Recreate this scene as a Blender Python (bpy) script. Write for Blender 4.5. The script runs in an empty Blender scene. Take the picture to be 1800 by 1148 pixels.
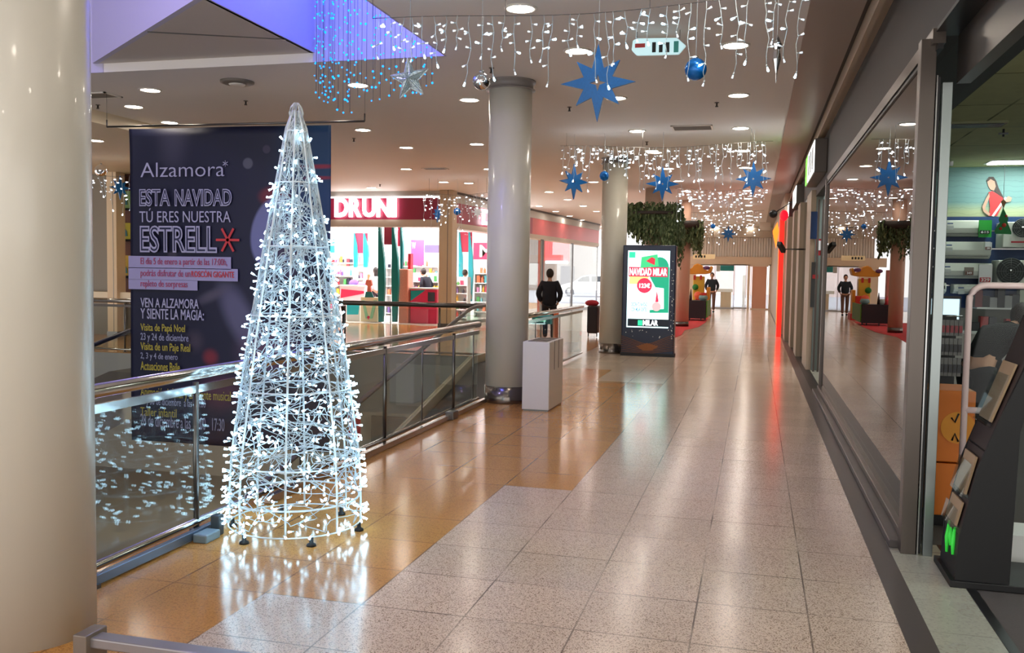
import bpy, bmesh, math, random
from mathutils import Vector, Matrix, Quaternion
import numpy as np
random.seed(11)
PI = math.pi
C = bpy.context.scene.collection
S = bpy.context.scene

# ------------------------------------------------------------------ camera
FPX, EYE = 1600.0, 1.55
d_ = np.array([428.0, 88.0, -FPX]); d_ /= np.linalg.norm(d_)
up_ = np.cross(np.array([1, -0.016, 0.0]), d_); up_ /= np.linalg.norm(up_)
if up_[1] < 0: up_ = -up_
rt_ = np.cross(d_, up_)
RR = np.array([rt_, d_, up_])
def ray(px, py): return RR @ np.array([px - 900.0, 574.0 - py, -FPX])
def aty(px, py, Y):
    r = ray(px, py); t = Y / r[1]; return (r[0] * t, Y, EYE + r[2] * t)
def atz(px, py, z=0.0):
    r = ray(px, py); t = (z - EYE) / r[2]; return (r[0] * t, r[1] * t, z)
def atx(px, py, x):
    r = ray(px, py); t = x / r[0]; return (x, r[1] * t, EYE + r[2] * t)
cam = bpy.data.cameras.new('camera'); camo = bpy.data.objects.new('camera', cam); C.objects.link(camo)
m4 = Matrix([list(RR[0]) + [0], list(RR[1]) + [0], list(RR[2]) + [EYE], [0, 0, 0, 1]])
camo.matrix_world = m4
cam.sensor_width = 36; cam.lens = FPX * 36 / 1800; cam.clip_start = 0.05; cam.clip_end = 300
S.camera = camo

# ------------------------------------------------------------------ materials
MC = {}
def lin(c):
    return tuple(((v / 255) / 12.92 if v / 255 <= 0.04045 else ((v / 255 + 0.055) / 1.055) ** 2.4) for v in c)
def mat(name, col=(200, 200, 200), rough=0.5, metal=0.0, em=None, es=0.0, noise=0.0, nscale=8.0, ior=1.5, trans=0.0, alpha=1.0, coat=0.0):
    if name in MC: return MC[name]
    m = bpy.data.materials.new(name); m.use_nodes = True
    nt = m.node_tree; b = nt.nodes['Principled BSDF']
    c = lin(col)
    b.inputs['Base Color'].default_value = (*c, 1); b.inputs['Roughness'].default_value = rough
    b.inputs['Metallic'].default_value = metal; b.inputs['IOR'].default_value = ior
    b.inputs['Transmission Weight'].default_value = trans; b.inputs['Alpha'].default_value = alpha
    b.inputs['Coat Weight'].default_value = coat
    if em is not None:
        b.inputs['Emission Color'].default_value = (*lin(em), 1); b.inputs['Emission Strength'].default_value = es
    if noise > 0:
        tc = nt.nodes.new('ShaderNodeTexCoord'); n = nt.nodes.new('ShaderNodeTexNoise')
        n.inputs['Scale'].default_value = nscale; n.inputs['Detail'].default_value = 4
        nt.links.new(tc.outputs['Object'], n.inputs['Vector'])
        r = nt.nodes.new('ShaderNodeMapRange'); r.inputs['To Min'].default_value = 1 - noise; r.inputs['To Max'].default_value = 1 + noise
        nt.links.new(n.outputs['Fac'], r.inputs['Value'])
        mx = nt.nodes.new('ShaderNodeMix'); mx.data_type = 'RGBA'; mx.blend_type = 'MULTIPLY'; mx.inputs['Factor'].default_value = 1
        mx.inputs[6].default_value = (*c, 1); nt.links.new(r.outputs[0], mx.inputs[7])
        nt.links.new(mx.outputs[2], b.inputs['Base Color'])
    MC[name] = m; return m
def glass(name, tint=(235, 245, 242), rough=0.0, ior=1.5, k=1.0):
    """thin pane: fresnel mix of see-through and mirror"""
    if name in MC: return MC[name]
    m = bpy.data.materials.new(name); m.use_nodes = True; nt = m.node_tree; nt.nodes.clear()
    o = nt.nodes.new('ShaderNodeOutputMaterial'); t = nt.nodes.new('ShaderNodeBsdfTransparent'); g = nt.nodes.new('ShaderNodeBsdfGlossy')
    lw = nt.nodes.new('ShaderNodeLayerWeight'); lw.inputs['Blend'].default_value = 0.5
    pw = nt.nodes.new('ShaderNodeMath'); pw.operation = 'POWER'; pw.inputs[1].default_value = 5.0; nt.links.new(lw.outputs['Facing'], pw.inputs[0])
    f0 = ((ior - 1) / (ior + 1)) ** 2
    mu = nt.nodes.new('ShaderNodeMath'); mu.operation = 'MULTIPLY_ADD'; mu.inputs[1].default_value = (1 - f0) * k; mu.inputs[2].default_value = f0 * k; mu.use_clamp = True
    mx = nt.nodes.new('ShaderNodeMixShader')
    t.inputs['Color'].default_value = (*lin(tint), 1); g.inputs['Roughness'].default_value = rough
    nt.links.new(pw.outputs[0], mu.inputs[0]); nt.links.new(mu.outputs[0], mx.inputs[0])
    nt.links.new(t.outputs[0], mx.inputs[1]); nt.links.new(g.outputs[0], mx.inputs[2]); nt.links.new(mx.outputs[0], o.inputs[0])
    MC[name] = m; return m
def floor_mat(name, base, spk, amount, sscale, rough, gx=0.28, gy=0.33, tile=0.5, grout=(110, 95, 85), lo=0.9, mort=0.006):
    m = bpy.data.materials.new(name); m.use_nodes = True; nt = m.node_tree; b = nt.nodes['Principled BSDF']
    N = nt.nodes.new; L = nt.links.new
    geo = N('ShaderNodeNewGeometry')
    vor = N('ShaderNodeTexVoronoi'); vor.inputs['Scale'].default_value = sscale; L(geo.outputs['Position'], vor.inputs['Vector'])
    sep = N('ShaderNodeSeparateColor'); L(vor.outputs['Color'], sep.inputs[0])
    r1 = N('ShaderNodeMapRange'); r1.inputs['From Min'].default_value = 1 - amount; r1.inputs['From Max'].default_value = 1 - amount + 0.05
    L(sep.outputs[0], r1.inputs['Value'])
    r2 = N('ShaderNodeMapRange'); r2.inputs['From Min'].default_value = 0.0; r2.inputs['From Max'].default_value = 1; r2.inputs['To Min'].default_value = lo; r2.inputs['To Max'].default_value = 1.04
    L(sep.outputs[1], r2.inputs['Value'])
    c1 = N('ShaderNodeMix'); c1.data_type = 'RGBA'; c1.blend_type = 'MULTIPLY'; c1.inputs['Factor'].default_value = 1; c1.inputs[6].default_value = (*lin(base), 1); L(r2.outputs[0], c1.inputs[7])
    c2 = N('ShaderNodeMix'); c2.data_type = 'RGBA'; L(r1.outputs[0], c2.inputs['Factor']); L(c1.outputs[2], c2.inputs[6]); c2.inputs[7].default_value = (*lin(spk), 1)
    br = N('ShaderNodeTexBrick'); br.offset = 0; br.inputs['Scale'].default_value = 1; br.inputs['Brick Width'].default_value = tile; br.inputs['Row Height'].default_value = tile
    br.inputs['Mortar Size'].default_value = mort; br.inputs['Mortar Smooth'].default_value = 0.3
    br.inputs['Color1'].default_value = (0.93, 0.93, 0.93, 1); br.inputs['Color2'].default_value = (1.04, 1.03, 1.02, 1)
    mp = N('ShaderNodeMapping'); mp.inputs['Location'].default_value = (-gx + 50, -gy + 50, 0); L(geo.outputs['Position'], mp.inputs['Vector']); L(mp.outputs[0], br.inputs['Vector'])
    br.inputs['Mortar'].default_value = (0.93, 0.93, 0.93, 1)
    c3 = N('ShaderNodeMix'); c3.data_type = 'RGBA'; c3.blend_type = 'MULTIPLY'; c3.inputs['Factor'].default_value = 1; L(c2.outputs[2], c3.inputs[6]); L(br.outputs['Color'], c3.inputs[7])
    no = N('ShaderNodeTexNoise'); no.inputs['Scale'].default_value = 1.6; no.inputs['Detail'].default_value = 3; L(geo.outputs['Position'], no.inputs['Vector'])
    g0 = N('ShaderNodeMapRange'); g0.inputs['From Min'].default_value = 0.35; g0.inputs['From Max'].default_value = 0.6; L(no.outputs['Fac'], g0.inputs['Value'])
    g1 = N('ShaderNodeMath'); g1.operation = 'MULTIPLY'; L(g0.outputs[0], g1.inputs[0]); L(br.outputs['Fac'], g1.inputs[1])
    c4 = N('ShaderNodeMix'); c4.data_type = 'RGBA'; L(g1.outputs[0], c4.inputs['Factor']); L(c3.outputs[2], c4.inputs[6]); c4.inputs[7].default_value = (*lin(grout), 1)
    L(c4.outputs[2], b.inputs['Base Color'])
    rr = N('ShaderNodeMapRange'); rr.inputs['To Min'].default_value = rough * 0.75; rr.inputs['To Max'].default_value = rough * 1.25; L(no.outputs['Fac'], rr.inputs['Value']); L(rr.outputs[0], b.inputs['Roughness'])
    b.inputs['IOR'].default_value = 1.5
    MC[name] = m; return m

# ------------------------------------------------------------------ mesh builder
class MB:
    def __init__(s): s.v = []; s.f = []; s.mi = []; s.sm = []
    def add(s, vs, fs, mi=0, smooth=False):
        o = len(s.v); s.v += [tuple(v) for v in vs]
        for f in fs: s.f.append([o + i for i in f]); s.mi.append(mi); s.sm.append(smooth)
        return s
    def box(s, a, b, mi=0, rz=0.0):
        x0, y0, z0 = a; x1, y1, z1 = b
        vs = [(x0, y0, z0), (x1, y0, z0), (x1, y1, z0), (x0, y1, z0), (x0, y0, z1), (x1, y0, z1), (x1, y1, z1), (x0, y1, z1)]
        if rz:
            cx, cy = (x0 + x1) / 2, (y0 + y1) / 2; c, n = math.cos(rz), math.sin(rz)
            vs = [(cx + (x - cx) * c - (y - cy) * n, cy + (x - cx) * n + (y - cy) * c, z) for x, y, z in vs]
        return s.add(vs, [(0, 3, 2, 1), (4, 5, 6, 7), (0, 1, 5, 4), (1, 2, 6, 5), (2, 3, 7, 6), (3, 0, 4, 7)], mi)
    def beam(s, p, q, w, h, mi=0):
        """box beam from p to q, w sideways, h vertical-ish"""
        p = Vector(p); q = Vector(q); d = (q - p).normalized()
        upv = Vector((0, 0, 1)) if abs(d.z) < 0.95 else Vector((0, 1, 0))
        sx = d.cross(upv).normalized() * w / 2; sy = sx.cross(d).normalized() * h / 2
        vs = [p - sx - sy, p + sx - sy, p + sx + sy, p - sx + sy, q - sx - sy, q + sx - sy, q + sx + sy, q - sx + sy]
        return s.add(vs, [(0, 1, 2, 3), (7, 6, 5, 4), (0, 4, 5, 1), (1, 5, 6, 2), (2, 6, 7, 3), (3, 7, 4, 0)], mi)
    def tube(s, pts, r, n=8, mi=0, closed=False, flat=1.0):
        pts = [Vector(p) for p in pts]; N = len(pts); rings = []
        prev = None
        for i, p in enumerate(pts):
            if closed: t = (pts[(i + 1) % N] - pts[i - 1]).normalized()
            elif i == 0: t = (pts[1] - p).normalized()
            elif i == N - 1: t = (p - pts[i - 1]).normalized()
            else: t = (pts[i + 1] - pts[i - 1]).normalized()
            ref = Vector((0, 0, 1)) if abs(t.z) < 0.9 else Vector((0, 1, 0))
            u = t.cross(ref).normalized()
            if prev is not None and u.dot(prev) < 0 and abs(t.z) >= 0.9: u = -u
            prev = u
            w = u.cross(t).normalized()
            rad = r[i] if isinstance(r, (list, tuple)) else r
            rings.append([p + u * math.cos(2 * PI * k / n) * rad + w * math.sin(2 * PI * k / n) * rad * flat for k in range(n)])
        vs = [v for rg in rings for v in rg]; fs = []
        for i in range(N if closed else N - 1):
            a = i * n; b = ((i + 1) % N) * n
            for k in range(n): fs.append((a + k, a + (k + 1) % n, b + (k + 1) % n, b + k))
        if not closed: fs.append(tuple(range(n - 1, -1, -1))); fs.append(tuple((N - 1) * n + k for k in range(n)))
        return s.add(vs, fs, mi, True)
    def lathe(s, prof, c=(0, 0, 0), n=24, mi=0, smooth=True, axis='z'):
        vs = []; fs = []
        for r, z in prof:
            for k in range(n):
                a = 2 * PI * k / n; x, y = r * math.cos(a), r * math.sin(a)
                if axis == 'z': vs.append((c[0] + x, c[1] + y, c[2] + z))
                elif axis == 'y': vs.append((c[0] + x, c[1] + z, c[2] + y))
                else: vs.append((c[0] + z, c[1] + x, c[2] + y))
        for i in range(len(prof) - 1):
            for k in range(n):
                a, b = i * n + k, i * n + (k + 1) % n
                q = (a, b, b + n, a + n)
                fs.append(q if axis == 'z' else q[::-1])
        fs.append(tuple(range(n - 1, -1, -1)) if axis == 'z' else tuple(range(n)))
        e = (len(prof) - 1) * n
        fs.append(tuple(e + k for k in range(n)) if axis == 'z' else tuple(e + k for k in range(n - 1, -1, -1)))
        return s.add(vs, fs, mi, smooth)
    def prism(s, poly, h0, h1, plane='xz', mi=0):
        """poly 2-D, extruded along third axis from h0 to h1"""
        n = len(poly)
        def P(a, b, h): return (a, h, b) if plane == 'xz' else ((h, a, b) if plane == 'yz' else (a, b, h))
        vs = [P(a, b, h0) for a, b in poly] + [P(a, b, h1) for a, b in poly]
        fs = [tuple(range(n)), tuple(range(2 * n - 1, n - 1, -1))] + [(i, i + n, (i + 1) % n + n, (i + 1) % n) for i in range(n)]
        return s.add(vs, fs, mi)
    def sphere(s, c, r, n=16, mi=0, sc=(1, 1, 1)):
        m = max(4, n // 2)
        vs = []; fs = []
        for i in range(m + 1):
            t = PI * i / m
            for k in range(n):
                a = 2 * PI * k / n
                vs.append((c[0] + r * sc[0] * math.sin(t) * math.cos(a), c[1] + r * sc[1] * math.sin(t) * math.sin(a), c[2] + r * sc[2] * math.cos(t)))
        for i in range(m):
            for k in range(n):
                a, b = i * n + k, i * n + (k + 1) % n
                fs.append((a, a + n, b + n, b))
        return s.add(vs, fs, mi, True)
    def pbox(s, x0, y0, x1, y1, Y, dep=0.05, mi=0):
        """box in the wall plane at distance Y spanning the given photo rectangle"""
        a = aty(x0, y1, Y); b = aty(x1, y0, Y)
        return s.box((a[0], Y, a[2]), (b[0], Y + dep, b[2]), mi)
    def build(s, name, mats, parent=None, world=True, bevel=0.0):
        me = bpy.data.meshes.new(name)
        if parent is not None and world:
            off = Vector((0, 0, 0)); p = parent
            while p is not None: off = off + p.location; p = p.parent
            vs = [Vector(v) - off for v in s.v]
        else: vs = s.v
        me.from_pydata(vs, [], s.f)
        if not isinstance(mats, (list, tuple)): mats = [mats]
        for m in mats: me.materials.append(m)
        me.polygons.foreach_set('material_index', s.mi); me.polygons.foreach_set('use_smooth', s.sm)
        bm = bmesh.new(); bm.from_mesh(me); bmesh.ops.recalc_face_normals(bm, faces=bm.faces); bm.to_mesh(me); bm.free()
        me.update()
        o = bpy.data.objects.new(name, me); C.objects.link(o)
        if parent is not None: o.parent = parent
        if bevel > 0:
            bv = o.modifiers.new('bevel', 'BEVEL'); bv.width = bevel; bv.segments = 2; bv.limit_method = 'ANGLE'
        return o

def tag(o, label, cat, group=None, kind=None):
    if label: o['label'] = label
    if cat: o['category'] = cat
    if group: o['group'] = group
    if kind: o['kind'] = kind
    return o
def thing(name, label, cat, loc=(0, 0, 0), rz=0, group=None):
    o = bpy.data.objects.new(name, None); C.objects.link(o); o.empty_display_size = 0.1
    o.location = loc; o.rotation_euler = (0, 0, rz)
    return tag(o, label, cat, group)
def struct(name, mb, mats, bevel=0):
    o = mb.build(name, mats, bevel=bevel); o['kind'] = 'structure'; return o
def copy_tree(o, parent=None):
    c = o.copy(); C.objects.link(c); c.parent = parent
    for ch in list(o.children): copy_tree(ch, c)
    return c
def single(name, mb, mats, label, cat, group=None, loc=None, bevel=0, kind=None):
    o = mb.build(name, mats, bevel=bevel); return tag(o, label, cat, group, kind)
def txt(s, rect, Y, m, name='lettering', parent=None, off=0.0, dep=0.003, shear=0.0, lift=0.0, fn=None, label=None, space=1.0):
    """lettering fitted to the photo rectangle on the plane at distance Y (or to world rect through fn(u,v)->xyz)"""
    cu = bpy.data.curves.new('t', 'FONT'); cu.body = s; cu.offset = off; cu.shear = shear; cu.extrude = 0.5; cu.resolution_u = 3; cu.space_character = space
    to = bpy.data.objects.new('t', cu); C.objects.link(to)
    bpy.context.view_layer.update()
    me = bpy.data.meshes.new_from_object(to.evaluated_get(bpy.context.evaluated_depsgraph_get()))
    bpy.data.objects.remove(to); bpy.data.curves.remove(cu)
    n = len(me.vertices); co = np.empty(n * 3); me.vertices.foreach_get('co', co); co = co.reshape(-1, 3)
    mn, mx = co.min(0), co.max(0)
    u = (co[:, 0] - mn[0]) / (mx[0] - mn[0]); v = (co[:, 1] - mn[1]) / (mx[1] - mn[1]); w = (co[:, 2] - mn[2]) / (mx[2] - mn[2])
    if fn is None:
        a = aty(rect[0], rect[3], Y); b = aty(rect[2], rect[1], Y)
        P = np.stack([a[0] + u * (b[0] - a[0]), Y - lift - w * dep, a[2] + v * (b[2] - a[2])], 1)
    else: P = np.array([fn(uu, vv, ww) for uu, vv, ww in zip(u, v, w)])
    if parent is not None:
        offv = Vector((0, 0, 0)); p = parent
        while p is not None: offv = offv + p.location; p = p.parent
        P = P - np.array(offv)
    me.vertices.foreach_set('co', P.reshape(-1)); me.materials.clear(); me.materials.append(m); me.update()
    bm = bmesh.new(); bm.from_mesh(me); bmesh.ops.recalc_face_normals(bm, faces=bm.faces); bm.to_mesh(me); bm.free()
    o = bpy.data.objects.new(name, me); C.objects.link(o)
    if parent is not None: o.parent = parent
    if label: o['label'] = label
    return o
# ------------------------------------------------------------------ palette
CEIL = mat('ceiling_paint', (238, 233, 228), 0.6, noise=0.02, nscale=0.6)
CEIL2 = mat('soffit_paint', (206, 196, 186), 0.55)
CREAM = mat('cream_paint', (232, 218, 190), 0.5)
COLM = mat('column_lacquer', (206, 203, 190), 0.32, noise=0.02, nscale=1.0, coat=0.2)
STEEL = mat('brushed_steel', (176, 176, 174), 0.22, 1.0)
DSTEEL = mat('dark_steel', (108, 106, 104), 0.28, 1.0)
BRONZE = mat('bronze_frame', (98, 90, 84), 0.32, 0.75)
BLACK = mat('black_plastic', (22, 22, 24), 0.4)
RUBBER = mat('black_rubber', (20, 20, 22), 0.6)
WHITE = mat('white_plastic', (232, 232, 230), 0.4)
GREYW = mat('grey_wall', (168, 166, 160), 0.6, noise=0.03, nscale=1.2)
LGREY = mat('light_grey_panel', (190, 188, 182), 0.45)
PANE = glass('rail_glass', (247, 251, 249), ior=1.5, k=0.75)
SHOPPANE = glass('shop_window_glass', (70, 70, 66), ior=2.3, k=1.0)
CLEAR = glass('clear_glass', (250, 253, 252), ior=1.45, k=1.0)
LEDW = mat('led_white', (255, 255, 255), 0.4, em=(178, 228, 255), es=9)
LEDW2 = mat('led_white_far', (255, 255, 255), 0.4, em=(235, 244, 255), es=16)
LEDB = mat('led_blue', (10, 120, 255), 0.4, em=(6, 120, 255), es=2.6)
WIREW = mat('white_cable', (205, 218, 224), 0.45)
LAMP = mat('downlight_diffuser', (255, 250, 240), 0.4, em=(255, 242, 226), es=34)
LAMPRING = mat('downlight_ring', (230, 224, 214), 0.35)
BLUE = mat('blue_glitter', (0, 104, 176), 0.35, noise=0.25, nscale=60)
BLUESAT = mat('blue_satin', (16, 110, 190), 0.22, 0.3)
FLW = floor_mat('terrazzo_white', (224, 203, 182), (142, 120, 102), 0.24, 230, 0.17, lo=0.84, mort=0.0045)
FLT = floor_mat('terrazzo_ochre', (206, 148, 80), (176, 122, 66), 0.25, 160, 0.14, grout=(120, 84, 48), lo=0.86)
DARKSTONE = mat('dark_stone_strip', (78, 72, 70), 0.35, noise=0.08, nscale=40)
PALET = floor_mat('pale_threshold_tile', (176, 178, 162), (160, 160, 146), 0.2, 90, 0.3, gx=0.78, gy=0.1, tile=0.42, lo=0.93)
CARPET = mat('shop_carpet', (84, 78, 76), 0.9, noise=0.2, nscale=200)
HEADER = mat('brown_fascia', (50, 44, 40), 0.6, 0.0, noise=0.04, nscale=3)

# ------------------------------------------------------------------ floor
f = MB()
def slab(x0, y0, x1, y1, mi, z1=0.0, z0=-0.35): f.box((x0, y0, z0), (x1, y1, z1), mi)
# white terrazzo, its edge stepping left and right tile by tile
for y0, y1, xe in [(-6, 1.33, -2.22), (1.33, 3.83, -2.22), (3.83, 6.33, -1.72), (6.33, 9.83, -1.22), (9.83, 13.03, -1.22), (13.03, 14.6, -2.2), (14.6, 46, -3.2)]:
    slab(xe, y0, 0.67, y1, 0)
    if xe > -3.2: slab(-3.2, y0, xe, y1, 1)
slab(0.67, -6, 0.79, 46, 2)
slab(-9.3, 16.0, -3.2, 24.2, 1); slab(-9.3, 24.2, -3.2, 46, 0)
slab(-30, 14.0, -9.3, 46, 1)
struct('floor', f, [FLW, FLT, DARKSTONE])
f = MB(); f.box((0.79, -1, -0.35), (1.07, 5.7, 0.0), 0); f.box((1.07, -1, -0.35), (1.115, 5.7, 0.004), 1); f.box((1.115, -1, -0.35), (8, 5.7, -0.002), 2)
f.box((0.93, 5.7, -0.35), (8, 12.6, -0.001), 2); f.box((0.79, 5.5, -0.35), (0.93, 46, -0.001), 1); f.box((0.93, 12.6, -0.35), (4, 46, -0.001), 0)
struct('floor', f, [PALET, BLACK, CARPET])
f = MB(); f.box((-30, -8, -4.5), (-3.2, 26, -4.2)); struct('floor', f, [mat('lower_floor', (126, 120, 112), 0.3, noise=0.05, nscale=1.0)])
# walls of the escalator well
f = MB(); f.box((-9.3, 15.96, -1.15), (-3.2, 15.998, -0.01))
struct('trim_1', f, [GREYW])
f = MB(); f.box((-3.28, -6, -4.2), (-3.2, 16, -0.35)); struct('wall_well_right', f, [GREYW])
f = MB(); f.box((-30, 22, -4.2), (-3.2, 22.2, -0.35)); struct('wall_lower_back', f, [mat('lower_wall', (150, 140, 128), 0.6)])
f = MB(); f.box((-30, 13.96, -1.3), (-9.3, 13.998, -0.01)); struct('trim_2', f, [GREYW])
f = MB(); f.box((-14.0, -6, -4.2), (-13.9, 14, 3.65)); struct('wall_left', f, [GREYW])

# ------------------------------------------------------------------ ceiling
CZ = 3.8
f = MB()
f.box((-3.2, -6, CZ), (0.36, 46, CZ + 0.12)); f.box((-9.3, 9.15, CZ), (-3.2, 24.2, CZ + 0.12)); f.box((-8.4, 24.2, CZ), (-3.2, 46, CZ + 0.12))
f.box((-22, 17.7, CZ), (-9.3, 24.2, CZ + 0.12)); struct('ceiling', f, [CEIL])
f = MB(); f.box((-30, -6, 3.62), (-9.3, 17.7, 3.92)); struct('ceiling', f, [CREAM])
# raised triangular soffit and the blue-lit faces of the light well over the escalators
f = MB(); f.prism([(-4.72, 7.12), (-4.72, 9.15), (-9.3, 9.15), (-9.3, 10.2 - 0.0), (-9.35, 9.15), (-7.62, 9.15)], CZ + 0.10, CZ + 0.2, 'xy') if False else f.prism([(-4.72, 7.12), (-4.72, 9.15), (-7.5, 9.15)], CZ + 0.10, CZ + 0.2, 'xy')
f.beam((-5.95, 8.0, CZ + 0.096), (-4.72, 8.55, CZ + 0.096), 0.012, 0.012, 1)
struct('ceiling', f, [CEIL2, DSTEEL])
f = MB()
WELLP = mat('well_paint', (196, 192, 214), 0.6)
f.beam((-4.72, 7.10, 5.45), (-7.5, 9.13, 5.45), 0.06, 3.1)
f.box((-4.75, 7.12, CZ + 0.10), (-4.70, 9.15, 7.0))
f.box((-4.72, 9.14, CZ - 0.002), (-3.2, 9.16, 7.0))
f.box((-9.3, 9.14, CZ - 0.002), (-7.4, 9.16, 7.0))
f.box((-3.21, -6, CZ - 0.002), (-3.19, 9.16, 7.0))
f.box((-9.31, -6, 3.8), (-9.29, 9.16, 7.0))
struct('wall_light_well', f, [WELLP])
f = MB(); f.box((-9.4, -6, 7.0), (-3.1, 9.3, 7.1)); struct('ceiling', f, [WELLP])  # unseen lid over the well, added to keep the world light out

# ------------------------------------------------------------------ right side bulkhead over the shop fronts
SOFF = mat('satin_brown_soffit', (146, 134, 124), 0.4)
f = MB()
f.box((0.36, -6, CZ - 0.02), (0.80, 46, CZ + 0.1), 0)
f.box((0.80, -6, CZ), (0.84, 46, CZ + 0.1), 1); f.box((0.84, -6, CZ), (0.93, 46, 3.62), 2); f.box((0.80, -6, 3.545), (0.845, 46, 3.575), 2)
struct('trim_3', f, [SOFF, HEADER, mat('cream_strip', (176, 158, 136), 0.4)])
f = MB(); f.box((0.93, -6, 2.89), (1.06, 46, 3.62), 0); f.box((0.885, 5.4, 2.82), (0.95, 12.9, 2.90), 1); f.box((0.91, 5.4, 2.79), (0.94, 12.9, 2.82), 2)
f.box((1.03, -2, 2.62), (1.10, 5.5, 2.89), 1); f.box((0.9, -2, 2.88), (1.1, 5.5, 2.90), 2)
struct('wall_right', f, [HEADER, BRONZE, BLACK])

# ------------------------------------------------------------------ columns
def column(x, y, r, label, top=CZ, base=0.2, collar=True, band=True):
    t = thing('round_column', label, 'column', (x, y, 0), group=None)
    MB().lathe([(r, 0.0), (r, top)], n=64).build('shaft', COLM, t, world=False)
    if band: MB().lathe([(r + 0.004, 0.0), (r + 0.006, 0.006), (r + 0.006, base), (r + 0.001, base)], n=64).build('base_band', mat('base_band_steel', (120, 112, 106), 0.2, 0.9), t, world=False)
    if collar:
        m = MB(); m.lathe([(r + 0.035, top - 0.11), (r + 0.035, top - 0.10), (r + 0.012, top - 0.10), (r + 0.012, top - 0.02), (r + 0.04, top - 0.02), (r + 0.04, top)], n=64)
        m.build('collar', mat('collar_grey', (138, 132, 128), 0.4), t, world=False)
    return t
column(-2.937, 3.14, 0.26, 'large pale round column at the left edge of the picture, beside the wire tree', collar=False, band=False)
column(-2.86, 10.52, 0.255, 'pale round column behind the white litter box, grey collar at its top')
column(-2.70, 17.80, 0.25, 'pale round column directly left of the lit advertising totem')

# ------------------------------------------------------------------ recessed ceiling downlights
dl_ring = MB().lathe([(0.118, 0.0), (0.118, -0.012), (0.14, -0.012), (0.142, 0.0)], n=28)
def downlight(x, y, z, first=[None]):
    if first[0] is None:
        t = thing('ceiling_downlight', 'round white recessed downlight glowing in the mall ceiling', 'ceiling light', (x, y, z), group='round recessed downlights of the mall ceiling')
        dl_ring.build('trim_ring', LAMPRING, t, world=False)
        MB().lathe([(0.0, -0.004), (0.117, -0.004), (0.117, -0.0005), (0.0, -0.0005)], n=28).build('diffuser', LAMP, t, world=False)
        first[0] = t; return t
    t = copy_tree(first[0]); t.location = (x, y, z); return t
spots = [(264, 158), (235, 187), (298, 215), (629, 149), (825, 175), (1015, 89), (1293, 79), (1083, 172), (1298, 167), (1120, 230), (1302, 225),
         (838, 253), (714, 259), (638, 228), (1146, 265), (860, 297), (714, 297), (653, 317), (780, 320), (915, 14)]
pos = [atz(px, py, CZ)[:2] for px, py in spots]
for x, y in pos: downlight(x, y, CZ if x > -9.3 else 3.62)
for i in range(11):
    y = 17.0 + i * 2.6
    for x in (-0.28, -1.85) + ((-3.9, -5.6, -7.1) if i not in (0, 1) else ()): downlight(x, y, CZ)
for y in (6.6, 4.0, 1.4, -1.2, -3.8):
    for x in (-0.28, -1.85) if y != 6.6 else (-0.28,): downlight(x, y, CZ)
for x, y in ((-10.6, 12.9), (-12.3, 12.9), (-12, 16), (-10.4, 16)): downlight(x, y, 3.62)
# unseen fill lights added for the lower level and the light well
def lamp(name, kind, loc, energy, col, size=0.3, rot=None, label=None):
    l = bpy.data.lights.new(name, kind); l.energy = energy; l.color = col
    if kind == 'AREA': l.shape = 'DISK'; l.size = size
    else: l.shadow_soft_size = size
    o = bpy.data.objects.new(name, l); C.objects.link(o); o.location = loc
    if rot: o.rotation_euler = rot
    return o
lamp('lower_mall_fill', 'AREA', (-6.2, 19.5, -0.45), 70, (1, .95, .88), 1.2)  # no fixtures here: added to brighten the dark lower level
lamp('lower_mall_fill', 'AREA', (-12.0, 17.5, -0.45), 55, (1, .95, .88), 1.2)
lamp('lower_mall_fill', 'AREA', (-12.0, 4.0, -0.45), 55, (1, .95, .88), 1.2)
lamp('blue_well_fill', 'POINT', (-3.75, 7.9, 5.2), 75, (0.14, 0.18, 1.0), 0.15)  # added blue glow on the well walls, standing for the light curtain's spill
lamp('blue_well_fill', 'POINT', (-5.6, 5.0, 5.2), 120, (0.5, 0.42, 1.0), 0.2)
w = bpy.data.worlds.new('world'); S.world = w; w.use_nodes = True
w.node_tree.nodes['Background'].inputs[0].default_value = (1.0, 0.97, 0.95, 1); w.node_tree.nodes['Background'].inputs[1].default_value = 1.35

# ------------------------------------------------------------------ small ceiling fittings
VENT = mat('vent_grille', (120, 112, 104), 0.5)
def vent(px, py, w, d, label, z=CZ, slats=7):
    x, y, _ = atz(px, py, z); t = thing('ceiling_vent', label, 'ceiling vent', (x, y, z))
    m = MB(); m.box((-w / 2, -d / 2, -0.015), (w / 2, -d / 2 + 0.03, 0)); m.box((-w / 2, d / 2 - 0.03, -0.015), (w / 2, d / 2, 0)); m.box((-w / 2, -d / 2, -0.015), (-w / 2 + 0.03, d / 2, 0)); m.box((w / 2 - 0.03, -d / 2, -0.015), (w / 2, d / 2, 0))
    m.build('frame', LAMPRING, t, world=False)
    m = MB()
    for i in range(slats):
        yy = -d / 2 + 0.03 + (i + 0.5) * (d - 0.06) / slats; m.box((-w / 2 + 0.03, yy - 0.012, -0.012), (w / 2 - 0.03, yy + 0.012, -0.002))
    m.build('slats', VENT, t, world=False)
vent(1217, 224, 0.62, 0.45, 'rectangular slatted air vent in the ceiling between two downlights')
vent(172, 167, 0.5, 0.35, 'small slatted air vent beside the top of the left column', z=CZ)
vent(765, 296, 0.55, 0.3, 'slatted air vent in the ceiling in front of the cosmetics shop')
x, y, z = atz(417, 143, CZ)
t = thing('round_air_diffuser', 'round grey air diffuser in the ceiling above the wire tree', 'ceiling vent', (x, y, z))
MB().lathe([(0.2, 0), (0.2, -0.02), (0.16, -0.035), (0.0, -0.035)], n=32).build('disc', VENT, t, world=False)
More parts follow.
